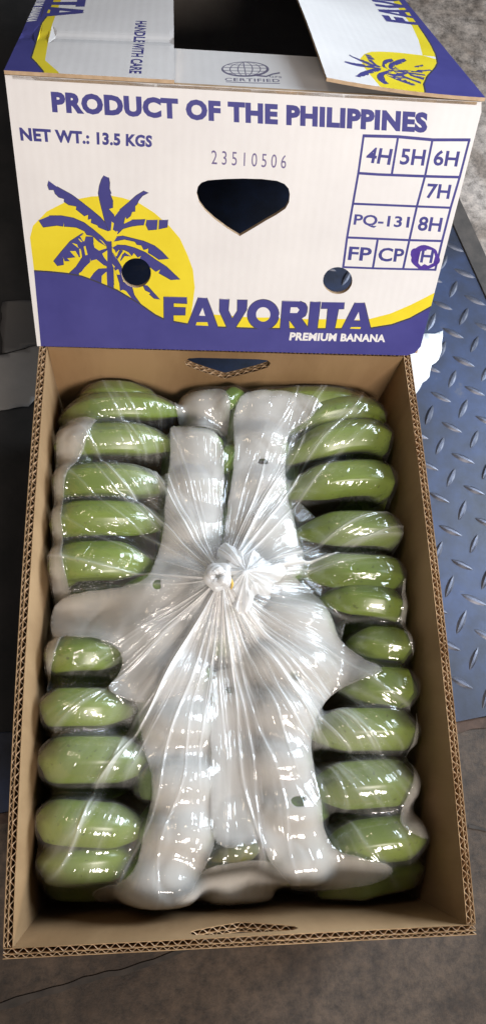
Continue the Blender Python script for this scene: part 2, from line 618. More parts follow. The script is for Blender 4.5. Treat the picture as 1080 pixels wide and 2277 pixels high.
def build_panel(name, parent, outline, holes, layers, to3, thick, face_mat, back_mat=None, grid=None):
    """A board: printed outer face, plain back, cut edges; printed areas become sub-parts."""
    pieces = cut_panel(outline, holes, layers, grid)
    root = None
    def lift(uv, d):
        return [to3(p[0], p[1], d) for p in uv]
    def oriented(v3, tris):
        want = Vector(to3(0, 0, 0)) - Vector(to3(0, 0, 0.01))
        out = []
        for t in tris:
            a, b, c = [Vector(v3[i]) for i in t]
            out.append(tuple(t) if (b - a).cross(c - a).dot(want) > 0 else tuple(t[::-1]))
        return out
    v0, t0 = pieces[('', 'white')]
    v3 = lift(v0, 0)
    faces = oriented(v3, t0)
    verts = list(v3)
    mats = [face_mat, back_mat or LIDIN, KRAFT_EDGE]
    mi = [0] * len(faces)
    plain = cut_panel(outline, holes, [], grid)[('', 'white')]
    s = len(verts)
    verts += lift(plain[0], thick)
    bf = oriented(lift(plain[0], thick), plain[1])
    faces += [tuple(s + i for i in f[::-1]) for f in bf]
    mi += [1] * len(bf)
    for c in [outline] + list(holes):
        n = len(c)
        s = len(verts)
        verts += lift(c, 0) + lift(c, thick)
        for i in range(n):
            j = (i + 1) % n
            faces.append((s + i, s + j, s + n + j, s + n + i))
            mi.append(2)
    root = mesh_ob(name, verts, faces, None, parent)
    for m in mats:
        root.data.materials.append(m)
    root.data.polygons.foreach_set('material_index', mi)
    groups = {}
    for (part, ink), (v, t) in pieces.items():
        if part:
            groups.setdefault(part, []).append((ink, v, t))
    for part, lst in groups.items():
        verts, faces, mi, inks = [], [], [], []
        for ink, v, t in lst:
            v3 = lift(v, 0)
            s = len(verts)
            verts += v3
            f = oriented(v3, t)
            faces += [tuple(s + i for i in q) for q in f]
            if ink not in inks:
                inks.append(ink)
            mi += [inks.index(ink)] * len(f)
        o = mesh_ob(part, verts, faces, None, root)
        for k in inks:
            o.data.materials.append(INK[k])
        o.data.polygons.foreach_set('material_index', mi)
    return root


# ------------------------------------------------------------------ ground: concrete, steel plate, joints
def slab(name, poly, z0, z1, mat, parent=None):
    n = len(poly)
    v = [(p[0], p[1], z0) for p in poly] + [(p[0], p[1], z1) for p in poly]
    f = [tuple(range(n, 2 * n)), tuple(range(n - 1, -1, -1))]
    f += [(i, (i + 1) % n, n + (i + 1) % n, n + i) for i in range(n)]
    return mesh_ob(name, v, f, mat, parent)


ground = mesh_ob('ground', [(-4, -4, 0), (4, -4, 0), (4, 6, 0), (-4, 6, 0)], [(0, 1, 2, 3)], CONCRETE)
tag(ground, kind='structure')


def wobble_strip(name, pts, widths, z, mat, parent, amp=0.003):
    """A dirt-filled joint or crack: an irregular strip on the floor."""
    p = [Vector((q[0], q[1], z)) for q in pts]
    dense = []
    for a, b in zip(p[:-1], p[1:]):
        for k in range(14):
            dense.append(a.lerp(b, k / 14))
    dense.append(p[-1])
    vs, fs = [], []
    for i, q in enumerate(dense):
        t = (dense[min(i + 1, len(dense) - 1)] - dense[max(i - 1, 0)]).normalized()
        nrm = Vector((-t.y, t.x, 0))
        w = widths[0] + (widths[1] - widths[0]) * i / len(dense)
        for sgn in (1, -1):
            k = 0.5 * w * (1 + 0.8 * noise.noise(q * 60 + Vector((0, 0, sgn * 3.1))))
            vs.append(q + nrm * (sgn * k + amp * noise.noise(q * 25)))
    for i in range(len(dense) - 1):
        fs.append((2 * i, 2 * i + 1, 2 * i + 3, 2 * i + 2))
    return mesh_ob(name, vs, fs, mat, parent)


j1 = [at(-60, 2262, 0), at(0, 2240, 0), at(110, 2205, 0), at(215, 2172, 0), at(345, 2140, 0), at(470, 2085, 0)]
wobble_strip('floor_joint', j1, (0.006, 0.004), 0.0012, GAPDARK, ground)
j2 = [at(850, -60, 0), at(885, 30, 0), at(935, 120, 0), at(1000, 240, 0)]
wobble_strip('floor_crack', j2, (0.004, 0.002), 0.0052, GAPDARK, ground)
j3 = [at(1040, 1835, 0), at(1080, 1845, 0), at(1140, 1825, 0)]
wobble_strip('floor_crack', j3, (0.003, 0.002), 0.0012, GAPDARK, ground)

pa, pb = at(1010, 1606, 0), at(1080, 1592, 0)          # front edge of the steel plate
sa, sb = at(1000, 500, 0), at(1080, 678, 0)            # its far right edge
fe = (pb - pa).normalized()
re = (sb - sa).normalized()


def meet(p, d, q, e):
    den = d.x * e.y - d.y * e.x
    t = ((q.x - p.x) * e.y - (q.y - p.y) * e.x) / den
    return p + d * t


corner = meet(pa, fe, sa, re)
far = sa - re * 1.6
left_front = pa - fe * 1.5
left_far = far - fe * 1.9
plate_poly = [left_front, corner, far, left_far]
plate = empty('tread_plate', (corner.x, corner.y, 0))
tag(plate, 'blue painted steel tread plate with raised lugs under the carton', 'floor plate')


def rel(o, pts):
    return [Vector((p[0], p[1], 0)) - Vector((o.location.x, o.location.y, 0)) for p in pts]


slab('plate_sheet', rel(plate, plate_poly), 0.0005, PLATE, STEEL, plate)
# dark strip put in for the shadowed gap along the far right edge, rusty gap along the front edge
nr = Vector((-re.y, re.x, 0))
if nr.x < 0:
    nr = -nr
w_strip = 0.026
st_poly = [far + nr * 0.001, corner + nr * 0.001 + re * 0.3, corner + nr * w_strip + re * 0.3, far + nr * w_strip]
o = slab('gap_strip', st_poly, 0.0005, 0.006, GAPDARK)
tag(o, 'dark strip standing in for the shadowed gap between the steel plate and the concrete', 'strip')
pale = slab('lit_concrete', [far + nr * (w_strip + .001), corner + nr * (w_strip + .001) + re * .3, corner + nr * 1.2 + re * .3, far + nr * 1.2], 0.0005, 0.004, LITCON)
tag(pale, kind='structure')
nf = Vector((-fe.y, fe.x, 0))
if nf.y > 0:
    nf = -nf
wobble_strip('plate_gap', [left_front + nf * 0.006, pa + nf * 0.006, corner + nf * 0.006], (0.011, 0.010), 0.0012, RUST, ground, 0.001)

mat_poly = [Vector((-0.85, 0.175, 0)), Vector((-0.178, 0.175, 0)), Vector((-0.186, 1.35, 0)), Vector((-0.85, 1.35, 0))]
o = slab('shade_mat', mat_poly, PLATE + .0004, PLATE + .0024, MATBLACK)  # added slab, its black colour stands in for shade left of the tray
tag(o, 'added black mat standing in for shade on the floor left of the tray', 'mat')
# raised lugs in a herringbone lattice
def make_lug():
    bm = bmesh.new()
    n, half, wid, hgt = 10, 0.0150, 0.0038, 0.0025
    rows = []
    for i in range(n + 1):
        t = -1 + 2 * i / n
        w = wid * (1 - abs(t) ** 2.2) + 0.0002
        h = hgt * (1 - abs(t) ** 3)
        rows.append([bm.verts.new((t * half, -w, 0)), bm.verts.new((t * half, -w * 0.35, h)), bm.verts.new((t * half, w * 0.35, h)), bm.verts.new((t * half, w, 0))])
    for a, b in zip(rows[:-1], rows[1:]):
        for k in range(3):
            bm.faces.new((a[k], b[k], b[k + 1], a[k + 1]))
    me = bpy.data.meshes.new('tread_lug')
    bm.to_mesh(me)
    bm.free()
    me.materials.append(LUG)
    return me


lug_me = make_lug()
o0 = at(1003, 950, PLATE)
v1 = (at(1053, 1090, PLATE) - o0) / 2
v2 = at(1053, 1090, PLATE) - at(1000, 1180, PLATE)
da = at(1030, 963, PLATE) - at(975, 937, PLATE)
db = at(1041, 880, PLATE) - at(1018, 935, PLATE)
anga, angb = math.atan2(da.y, da.x), math.atan2(db.y, db.x)
cnt = 0
for i in range(-24, 25):
    for j in range(-24, 25):
        for kind in (0, 1):
            p = o0 + v1 * i + v2 * (j + 0.5 * kind)
            right = 0.16 < p.x < 0.52 and 0.15 < p.y < 0.98
            left = False
            under = 0.07 <= p.x <= 0.16 and 0.5 < p.y < 0.8
            if not (right or left or under):
                continue
            if (p - corner).dot(nf) > -0.012 or (p - corner).dot(nr) > -0.010:
                continue
            l = bpy.data.objects.new('tread_lug', lug_me)
            COL.objects.link(l)
            l.parent = plate
            l.location = (p.x - plate.location.x, p.y - plate.location.y, PLATE)
            l.rotation_euler = (0, 0, (anga if kind == 0 else angb) + random.uniform(-.04, .04))
            s = random.uniform(.92, 1.06)
            l.scale = (s, s, random.uniform(.6, 1.05))
            cnt += 1

# ------------------------------------------------------------------ lower carton: open corrugated tray
WX, LY = 0.345, 0.4993
T = 0.0068
tray = empty('carton_tray', (0, LY / 2, PLATE))
tag(tray, 'open brown corrugated carton tray holding the bagged green bananas', 'carton')
HB = RIM - PLATE
heart_px = [(437, 430), (440, 415), (448, 406), (462, 401), (500, 398), (540, 397), (580, 398), (615, 402), (632, 409), (641, 419), (644, 432), (642, 450),
            (634, 464), (615, 477), (590, 491), (562, 508), (533, 525), (505, 508), (478, 488), (456, 468), (443, 450)]


def heart_tray():
    pts = [(-.041, -.018), (-.037, -.0125), (-.028, -.011), (.028, -.011), (.037, -.0125), (.041, -.018), (.039, -.026), (.030, -.033), (.015, -.042), (0, -.050), (-.015, -.042), (-.030, -.033), (-.039, -.026)]
    return [(x, HB + z) for x, z in pts]


def wall(name, length, place, hole=None, lean=0.0, bow=0.0, phase=0.0):
    """Double-wall board: three liners and two layers of fluting, open along the rim.
    Local frame: s along the wall, d outwards-to-inwards depth, z up."""
    def P(s, d, z):
        k = (HB - z) * lean + bow * (1 - (2 * s / length) ** 2) * (z / HB)
        return place(s, d + k, z)
    L2 = length / 2
    outline = [(-L2, 0), (L2, 0), (L2, HB), (-L2, HB)]
    n = 24
    outline = [(-L2 + length * i / n, 0) for i in range(n)] + [(L2, 0)] + [(L2 - length * i / n, HB) for i in range(n)] + [(-L2, HB)]
    holes = [hole] if hole else []
    lin = cut_panel(outline, holes, [])[('', 'white')]
    verts, faces = [], []
    lt = 0.0004
    for d0 in (0.0, 0.0027, T - lt):
        for d in (d0, d0 + lt):
            s = len(verts)
            verts += [P(u, d, z + 0.0006 * noise.noise(Vector((u * 40, d * 50, 0))) * (z > HB * .9)) for u, z in lin[0]]
            faces += [tuple(s + i for i in t) for t in lin[1]]
        for c in [outline] + holes:
            m = len(c)
            s = len(verts)
            verts += [P(u, d0, z) for u, z in c] + [P(u, d0 + lt, z) for u, z in c]
            faces += [(s + i, s + (i + 1) % m, s + m + (i + 1) % m, s + m + i) for i in range(m)]
    panel = mesh_ob(name, verts, faces, KRAFT, tray)
    for d0, d1, pitch in ((lt, 0.0027, 0.0062), (0.0027 + lt, T - lt, 0.0080)):
        verts, faces = [], []
        nseg = int(length / pitch * 8)
        half = 0.00013
        def cols(s):
            z_int = [(0.001, HB - 0.0006)]
            if hole:
                xs = [q[0] for q in hole]
                if min(xs) < s < max(xs):
                    zz = []
                    for (a, b), (c, d) in zip(hole, hole[1:] + hole[:1]):
                        if (a > s) != (c > s):
                            zz.append(b + (d - b) * (s - a) / (c - a))
                    if len(zz) >= 2:
                        z_int = [(0.001, min(zz)), (max(zz), HB - 0.0006)]
            return z_int
        for k in range(nseg):
            s0, s1 = -L2 + length * k / nseg, -L2 + length * (k + 1) / nseg
            ph = 2 * math.pi / pitch
            jit = 0.10 * math.sin(s0 * 31 + phase)
            f0 = (0.5 + 0.5 * math.sin(s0 * ph + phase + jit))
            f1 = (0.5 + 0.5 * math.sin(s1 * ph + phase + jit))
            e0, e1 = d0 + half + (d1 - d0 - 2 * half) * f0, d0 + half + (d1 - d0 - 2 * half) * f1
            for za, zb in cols((s0 + s1) / 2):
                b = len(verts)
                verts += [P(s0, e0 - half, za), P(s1, e1 - half, za), P(s1, e1 - half, zb), P(s0, e0 - half, zb),
                          P(s0, e0 + half, za), P(s1, e1 + half, za), P(s1, e1 + half, zb), P(s0, e0 + half, zb)]
                faces += [(b, b + 1, b + 2, b + 3), (b + 4, b + 7, b + 6, b + 5), (b + 3, b + 2, b + 6, b + 7)]
        mesh_ob('fluting', verts, faces, FLUTE, panel)
    return panel


hl = LY / 2
LEAN = 0.016
wall('front_panel', WX - 0.0004, lambda s, d, z: (s, -hl + d, z), heart_tray(), lean=0.07, phase=.3)
wall('back_panel', WX - 2 * T - 0.001, lambda s, d, z: (-s, hl - d, z), heart_tray(), lean=0.0, phase=1.3)
wall('side_panel', LY - T - 0.001, lambda s, d, z: (-WX / 2 + d, T / 2 - s, z), lean=LEAN, bow=-0.003, phase=2.2)
wall('side_panel', LY - T - 0.001, lambda s, d, z: (WX / 2 - d, T / 2 + s, z), lean=LEAN, bow=-0.0035, phase=.9)
slab('bottom_panel', [(-WX / 2 + .022, -hl + .03), (WX / 2 - .022, -hl + .03), (WX / 2 - .022, hl - .012), (-WX / 2 + .022, hl - .012)], 0.0, 0.006, KRAFT, tray)

# ------------------------------------------------------------------ carton lid, leaning on the tray's back rim
LID_O = Vector((0.001886, 0.49213, RIM + 0.003))
LID_M = rot(-0.453493, -0.012679, -0.004803)
LID_MT = LID_M.transposed()
LW, LH, LL = 0.35276, 0.22838, 0.510
TL_ = 0.0042
lid = empty('printed_carton', LID_O, LID_M)
tag(lid, 'white printed banana carton lid leaning against the back of the tray', 'carton')


def on_front(px):
    out = []
    n = LID_M @ Vector((0, 1, 0))
    for x, y in px:
        q = LID_MT @ (ray_to(x, y, LID_O, n) - LID_O)
        out.append((q.x, q.z))
    return np.array(out)


def on_top(px, h=LH):
    out = []
    n = LID_M @ Vector((0, 0, 1))
    o = LID_O + LID_M @ Vector((0, 0, h))
    for x, y in px:
        q = LID_MT @ (ray_to(x, y, o, n) - LID_O)
        out.append((q.x, q.y))
    return np.array(out)


def zm(pts, ox, oy, s):
    return [(ox + x / s, oy + y / s) for x, y in pts]


SUN = [(67, 530), (74, 502), (105, 470), (150, 447), (203, 437), (247, 435), (273, 440), (310, 452), (343, 473), (377, 503), (400, 530), (417, 567), (429, 600), (433, 640), (428, 680), (420, 735), (100, 735), (80, 640), (68, 590)]
WAVE = [(60, 601), (110, 604), (150, 608), (182, 614), (212, 625), (260, 645), (310, 675), (345, 700), (370, 712), (420, 721), (480, 727), (560, 730), (650, 731), (760, 731), (820, 730), (870, 722), (910, 708), (975, 672)]
PALM = [
    [(145, 65), (200, 105), (300, 160), (360, 205), (430, 260), (490, 310), (525, 350), (540, 400), (480, 375), (470, 360), (430, 345), (432, 318), (410, 325), (412, 290), (385, 300), (330, 255), (332, 235), (280, 225), (250, 205), (250, 185), (215, 175), (190, 150), (180, 125), (150, 125), (140, 95)],
    [(515, 32), (545, 45), (552, 80), (550, 120), (562, 150), (555, 155), (572, 200), (572, 245), (545, 255), (580, 295), (585, 330), (575, 390), (545, 400), (520, 330), (505, 270), (490, 210), (478, 150), (485, 100), (500, 55)],
    [(585, 305), (620, 260), (680, 210), (730, 165), (780, 135), (810, 145), (770, 165), (745, 195), (735, 220), (720, 235), (720, 270), (700, 272), (690, 300), (665, 320), (655, 305), (645, 345), (640, 380), (600, 405), (575, 390)],
    [(650, 352), (700, 328), (790, 325), (778, 360), (740, 362), (690, 370), (640, 385), (605, 420), (592, 400)],
    [(800, 327), (870, 327), (865, 390), (810, 394), (795, 360)], [(884, 327), (940, 327), (935, 375), (880, 388)],
    [(580, 472), (600, 440), (640, 435), (700, 450), (780, 470), (850, 500), (900, 540), (945, 585), (880, 590), (840, 562), (810, 545), (812, 515), (780, 525), (765, 495), (735, 490), (720, 470), (650, 455), (600, 465)],
    [(570, 512), (600, 495), (660, 498), (720, 515), (790, 545), (860, 595), (930, 640), (1020, 725), (960, 725), (880, 680), (890, 655), (860, 670), (815, 635), (790, 615), (750, 590), (765, 565), (740, 575), (715, 545), (700, 565), (680, 540), (640, 522), (590, 527)],
    [(770, 755), (800, 765), (850, 820), (885, 858), (850, 850), (818, 822), (825, 812), (790, 795)],
    [(80, 330), (150, 300), (230, 300), (310, 315), (380, 345), (440, 390), (500, 440), (540, 480), (530, 500), (480, 470), (440, 432), (400, 425), (385, 400), (330, 375), (270, 370), (252, 371), (248, 342), (243, 369), (200, 362), (110, 375)],
    [(375, 415), (360, 440), (385, 470), (395, 440), (440, 440), (445, 500), (480, 525), (530, 520), (540, 640), (500, 620), (460, 590), (432, 610), (420, 580), (420, 620), (385, 640), (395, 655), (345, 680), (350, 705), (330, 705), (270, 695), (330, 640), (372, 575), (362, 520), (352, 575), (330, 560), (290, 540), (322, 575), (268, 580), (285, 600), (255, 600), (240, 575), (245, 625), (205, 632), (180, 602), (230, 540), (290, 470)],
    [(535, 470), (562, 470), (566, 560), (575, 640), (580, 800), (548, 800), (536, 640)],
    [(566, 540), (600, 590), (630, 640), (640, 740), (700, 775), (715, 830), (760, 890), (700, 895), (712, 870), (640, 790), (625, 800), (620, 750), (595, 670), (575, 630)],
    [(540, 650), (545, 800), (532, 740), (530, 680), (510, 710), (500, 770), (480, 745), (485, 775), (400, 745), (440, 690), (480, 655)],
    [(590, 530), (610, 520), (600, 560)], [(625, 525), (640, 530), (600, 590), (595, 575)], [(655, 545), (690, 570), (650, 565), (625, 600), (620, 580)],
]
PALM_SLIT = [
    [(527, 403), (533, 405), (541, 470)], [(566, 338), (581, 350), (562, 450), (555, 462)], [(600, 400), (608, 406), (577, 466)], [(483, 455), (505, 468), (532, 502), (518, 492)],
    [(443, 478), (452, 512), (482, 532), (532, 516), (500, 505), (465, 498)], [(503, 552), (537, 530), (537, 604), (515, 577)], [(568, 618), (588, 640), (580, 648)], [(590, 665), (610, 655), (622, 692), (600, 692)],
    [(580, 760), (605, 782), (615, 802), (650, 826), (640, 792), (662, 802), (712, 868), (710, 886), (585, 822)], [(435, 597), (465, 590), (526, 640), (460, 656), (440, 690), (405, 738), (332, 710), (352, 690), (388, 642)],
    [(355, 435), (370, 432), (386, 468), (376, 470)], [(342, 450), (354, 455), (372, 474), (360, 474)], [(380, 505), (391, 500), (406, 560), (391, 563)], [(300, 480), (335, 490), (346, 516)], [(288, 535), (325, 535), (346, 570), (325, 574)],
    [(350, 520), (358, 520), (364, 572), (356, 574)], [(590, 560), (604, 535), (612, 535), (600, 570)], [(612, 585), (632, 548), (640, 548), (625, 590)], [(500, 700), (532, 672), (538, 794), (498, 770)], [(476, 742), (484, 746), (488, 772), (480, 766)],
]
YBAND = [(415, 694), (472, 699), (560, 706), (700, 710), (822, 709), (868, 697), (914, 677), (975, 646), (975, 700), (820, 745), (415, 745)]
A_, B_ = (350, 640, 3.6), (600, 640, 3.0)
FAV = [
    ([(52, 72), (235, 75), (237, 125), (130, 120), (130, 157), (225, 160), (222, 217), (127, 217), (127, 275), (127, 345), (55, 345)], A_),
    ([(328, 78), (395, 82), (440, 200), (480, 310), (500, 350), (230, 350), (245, 290)], A_),
    ([(498, 90), (573, 92), (565, 180), (598, 245), (640, 185), (640, 97), (717, 98), (712, 175), (625, 315), (620, 350), (560, 350), (553, 310), (497, 185)], A_),
    ([tuple(p) for p in ell(845, 215, 125, 120, 36)], A_),
    ([(82, 88), (200, 90), (235, 105), (247, 130), (245, 160), (235, 185), (208, 205), (255, 270), (260, 295), (190, 295), (128, 215), (128, 295), (66, 295)], B_),
    ([(270, 93), (335, 95), (310, 295), (250, 295)], B_),
    ([(345, 95), (497, 97), (490, 140), (455, 142), (425, 295), (370, 295), (385, 140), (340, 138)], B_),
    ([(565, 100), (628, 100), (668, 268), (680, 295), (465, 295), (480, 268)], B_),
]
FAV_HOLE = [([(362, 160), (382, 225), (333, 222)], A_), ([tuple(p) for p in ell(845, 213, 57, 58, 28)], A_),
            ([(138, 130), (180, 130), (195, 147), (180, 168), (133, 168)], B_), ([(590, 160), (598, 218), (560, 216)], B_)]
FAV_SLIT = [([(315, 275), (400, 275), (407, 305), (307, 300)], A_), ([(540, 262), (605, 262), (600, 275), (532, 272)], B_)]


def closed(c):
    c = list(c)
    return c + [c[0], c[1]]


def brand_art(art):
    """Sun, palm, wave and brand name, in front-panel photograph coordinates."""
    art.poly('palm_emblem', 'yellow', SUN)
    art.poly('wave_print', 'yellow', YBAND)
    for c in PALM:
        art.poly('palm_emblem', 'dark', stroke(closed(zm(c, 60, 380, 3)), 2.6))
    for c in PALM:
        art.poly('palm_emblem', 'blue', zm(c, 60, 380, 3))
    for c in PALM_SLIT:
        art.poly('palm_emblem', 'yellow', zm(c, 60, 380, 3))
    for c, (ox, oy, s) in FAV:
        art.poly('wave_print', 'dark', stroke(closed(zm(c, ox, oy, s)), 3.0))
    art.poly('wave_print', 'blue', WAVE + [(990, 830), (60, 830)])
    art.poly('wave_print', 'dark', stroke(WAVE, 3.2))
    for c, (ox, oy, s) in FAV:
        art.poly('brand_lettering', 'blue', zm(c, ox, oy, s))
    for c, (ox, oy, s) in FAV_HOLE:
        q = np.array(zm(c, ox, oy, s))
        art.poly('brand_lettering', 'white', q)
        line = 706 if ox == 350 else 710
        low = [(x, max(y, line)) for x, y in q]
        if max(y for _, y in low) > line + 1:
            art.poly('brand_lettering', 'yellow', low)
    for c, (ox, oy, s) in FAV_SLIT:
        art.poly('brand_lettering', 'yellow', zm(c, ox, oy, s))
    art.text('brand_lettering', 'white', 'PREMIUM BANANA', [(645, 739), (857, 744), (855, 761), (642, 757)], 0.045, 1.05)


front = Art(on_front)
brand_art(front)
# white margin along the left edge of the print
front.poly('wave_print', 'white', [(50, 500), (64, 500), (76, 600), (92, 775), (60, 790)])
front.text('title_lettering', 'blue', 'PRODUCT OF THE PHILIPPINES', [(113, 203), (951, 250), (948, 296), (117, 250)], 0.058, 1.07)
front.text('weight_lettering', 'blue', 'NET WT.: 13.5 KGS', [(43, 283), (339, 301), (338, 328), (47, 313)], 0.046, 1.06)
front.text('stamped_number', 'stamp', '23510506', [(470, 334), (637, 345), (635, 375), (470, 365)], 0.0, 1.55)


def gl(*p, w=5.0):
    front.poly('size_table', 'blue', stroke(p, w))


gl((807, 302), (884, 304), (961, 311), (1045, 311), w=7)
gl((1043, 308), (1021, 393), (1001, 461), (982, 535), (966, 602))
gl((763, 594), (840, 597), (967, 600), w=4.5)
gl((808, 299), (796, 384), (784, 452), (771, 527), (762, 596))
gl((796, 385), (840, 388), (944, 392), (1021, 394), w=6)
gl((785, 453), (926, 459), (1001, 462), w=5)
gl((771, 528), (908, 534), (982, 536), w=5)
gl((884, 304), (870, 388))
gl((961, 308), (944, 391), (926, 458), (909, 534), (895, 599))
gl((839, 531), (828, 597))
for s, q in (('4H', [(818, 327), (873, 331), (866, 367), (811, 361)]), ('5H', [(892, 330), (947, 333), (941, 369), (887, 366)]),
             ('6H', [(966, 333), (1022, 336), (1015, 371), (961, 368)]), ('7H', [(950, 408), (1003, 411), (997, 443), (945, 441)]),
             ('8H', [(932, 481), (984, 484), (978, 516), (926, 513)]), ('PQ-131', [(788, 476), (911, 482), (907, 511), (784, 504)]),
             ('FP', [(776, 548), (827, 551), (823, 581), (772, 578)]), ('CP', [(843, 550), (899, 553), (895, 583), (838, 581)]),
             ('9H', [(914, 552), (965, 555), (959, 586), (909, 583)])):
    front.text('size_table', 'blue', s, q, 0.024, 1.0)
ring = [(945 + (31 + 2.5 * math.sin(5 * a)) * math.cos(a), 573 + (27 + 2 * math.sin(3 * a + 1)) * math.sin(a)) for a in np.radians(np.arange(0, 360, 10))]
ringin = [(930, 577), (934, 560), (938, 556), (946, 558), (948, 555), (962, 556), (966, 570), (962, 585), (950, 591), (943, 587), (935, 592), (929, 585)]
front.poly('marker_ring', 'marker', ring, ringin)
front.poly('marker_ring', 'marker', ell(922, 562, 10, 10, 20), ell(922, 562, 4, 4, 12))
front.poly('marker_ring', 'marker', stroke([(929, 590), (918, 578), (914, 566), (916, 557)], 5))
heart = on_front(heart_px)
hole_l = on_front(ell(303, 607, 33, 33, 32))
hole_r = on_front(ell(750, 624, 32.5, 30, 32))
hw = LW / 2
fr_out = [(-hw, 0)] + [(-hw + LW * i / 20, 0) for i in range(1, 19)] + [(hw - 0.011, 0.0), (hw - 0.004, 0.003), (hw, 0.010), (hw, LH - 0.010), (hw - 0.002, LH - 0.0026 - 0.0003)] + [(hw - LW * i / 20, LH - 0.0026 - 0.0003) for i in range(1, 20)] + [(-hw, LH - 0.0026 - 0.0003)]
build_panel('front_panel', lid, fr_out, [heart, hole_l, hole_r], front.layers, lambda u, v, d: (u, d, v), TL_, WHITE)
# other panels: sides (with the same round vent holes), back
sd = [(TL_ + 0.0003, 0), (LL - TL_, 0), (LL - TL_, LH - TL_), (TL_ + 0.0003, LH - TL_)]
build_panel('side_panel', lid, sd, [], [], lambda u, v, d: (-hw + d, u, v), TL_, WHITE)
build_panel('side_panel', lid, sd, [], [], lambda u, v, d: (hw - d, u, v), TL_, WHITE)
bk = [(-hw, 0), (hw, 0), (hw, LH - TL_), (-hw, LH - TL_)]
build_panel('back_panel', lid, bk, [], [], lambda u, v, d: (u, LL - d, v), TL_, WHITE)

# top flaps: end flaps fold under, the two long flaps lie over them with a gap between
FT = 0.0026
TOPZ = LH - FT
def curl_l(u, v, d):
    return (u, v, TOPZ + 0.0004 + FT - d + 0.007 * max(0, (u + hw) / 0.12) * min(1, max(0, v / 0.2)) - 0.0012 * math.exp(-((v - 0.088) / 0.009) ** 2))


def curl_r(u, v, d):
    return (u, v, TOPZ + 0.0004 + FT - d + 0.016 * max(0, (hw - u) / 0.125) ** 2 * (0.5 + 0.5 * math.sin(v * 7)))


def flat_top(u, v, d):
    return (u, v, TOPZ - 0.0006 - d)


xin_l, xin_r = -0.0560, 0.0545


def dense_rect(x0, x1, y0, y1, n):
    return [(x0, y0 + (y1 - y0) * i / n) for i in range(n)] + [(x0 + (x1 - x0) * i / 10, y1) for i in range(10)] + [(x1, y1 - (y1 - y0) * i / n) for i in range(n)] + [(x1 - (x1 - x0) * i / 10, y0) for i in range(10)]


def top_map(px):
    return on_top(px, LH)


def turned(side, k, f0, t0, kv=None):
    """Front artwork turned through a right angle: front point f0 (u, v) goes to flap point t0 (x, y)."""
    kv = kv or k
    def m(px):
        q = on_front(px)
        return np.stack([t0[0] - side * kv * (q[:, 1] - f0[1]), t0[1] + side * k * (q[:, 0] - f0[0])], 1)
    return m


def brand_word(art):
    for c, (ox, oy, sc) in FAV:
        art.poly('brand_lettering', 'dark', stroke(closed(zm(c, ox, oy, sc)), 2.4))
    for c, (ox, oy, sc) in FAV:
        art.poly('brand_lettering', 'blue', zm(c, ox, oy, sc))
    for c, (ox, oy, sc) in FAV_HOLE:
        art.poly('brand_lettering', 'white', zm(c, ox, oy, sc))
    for c, (ox, oy, sc) in FAV_SLIT:
        art.poly('brand_lettering', 'yellow', zm(c, ox, oy, sc))
    art.text('brand_lettering', 'white', 'PREMIUM BANANA', [(645, 739), (857, 744), (855, 761), (642, 757)], 0.045, 1.05)


raw = Art(lambda p: np.array(p, float))
def tp(*px):
    return [tuple(q) for q in top_map(px)]


lt_art = Art(raw.map)
edge_b = tp((93, 172), (97, 160), (80, 140), (70, 130), (80, 98), (93, 54), (107, 37))
edge_y = tp((140, 175), (130, 161), (101, 136), (107, 100), (117, 58), (124, 39))
lt_art.poly('wave_print', 'yellow', edge_y + [(edge_y[-1][0], LL + .01), (-hw - .01, LL + .01), (-hw - .01, -.02)])
lt_art.poly('wave_print', 'blue', edge_b + [(edge_b[-1][0], LL + .01), (-hw - .01, LL + .01), (-hw - .01, -.02)])
lt_art.poly('wave_print', 'dark', stroke(edge_b, .0012))
lw = Art(turned(-1, 1.13, (0.1236, 0.0285), top_map([(107, 38)])[0]))
brand_word(lw)
lt_art.layers += lw.layers
lh_ = Art(top_map)
lh_.text('handling_lettering', 'blue', 'HANDLE WITH CARE', [(327, 60), (315, 166), (287, 165), (302, 58)], 0.035, 1.02)
lt_art.layers += lh_.layers
ol = dense_rect(-hw, xin_l, -0.001, LL, 26)
build_panel('long_flap', lid, ol, [], lt_art.layers, curl_l, FT, WHITE, grid=0.006)
rt_art = Art(raw.map)
edge_b = tp((944, 222), (943, 208), (940, 192), (948, 173), (965, 154), (971, 142), (967, 122), (957, 101), (944, 80), (929, 58))
band = tp((938, 126), (929, 91), (914, 58))
sun = tp((944, 222), (850, 212), (822, 184), (805, 165), (797, 148), (806, 137), (822, 129), (842, 126), (866, 124), (900, 124), (938, 126), (975, 135), (990, 222))
rt_art.poly('wave_print', 'yellow', band + [(band[-1][0], LL + .01), (hw + .01, LL + .01), (hw + .01, band[0][1])])
rt_art.poly('palm_emblem', 'yellow', sun)
rp_ = Art(turned(1, 0.66, on_front([(243, 540)])[0], top_map([(863, 166)])[0]))
for c in PALM:
    rp_.poly('palm_emblem', 'dark', stroke(closed(zm(c, 60, 380, 3)), 3))
for c in PALM:
    rp_.poly('palm_emblem', 'blue', zm(c, 60, 380, 3))
for c in PALM_SLIT:
    rp_.poly('palm_emblem', 'yellow', zm(c, 60, 380, 3))
rt_art.layers += rp_.layers
rt_art.poly('wave_print', 'blue', edge_b + [(edge_b[-1][0] + .002, LL + .01), (hw + .01, LL + .01), (hw + .01, -.02)])
rt_art.poly('wave_print', 'dark', stroke(edge_b, .0014))
rw = Art(turned(1, 1.13, (-0.062, 0.029), top_map([(922, 56)])[0]))
brand_word(rw)
rt_art.layers += rw.layers
orr = dense_rect(xin_r, hw, -0.001, LL, 26)
build_panel('long_flap', lid, orr, [], rt_art.layers, curl_r, FT, WHITE, grid=0.006)
fl_art = Art(lambda p: on_top(p, LH - FT))
cx, cy = 545, 152
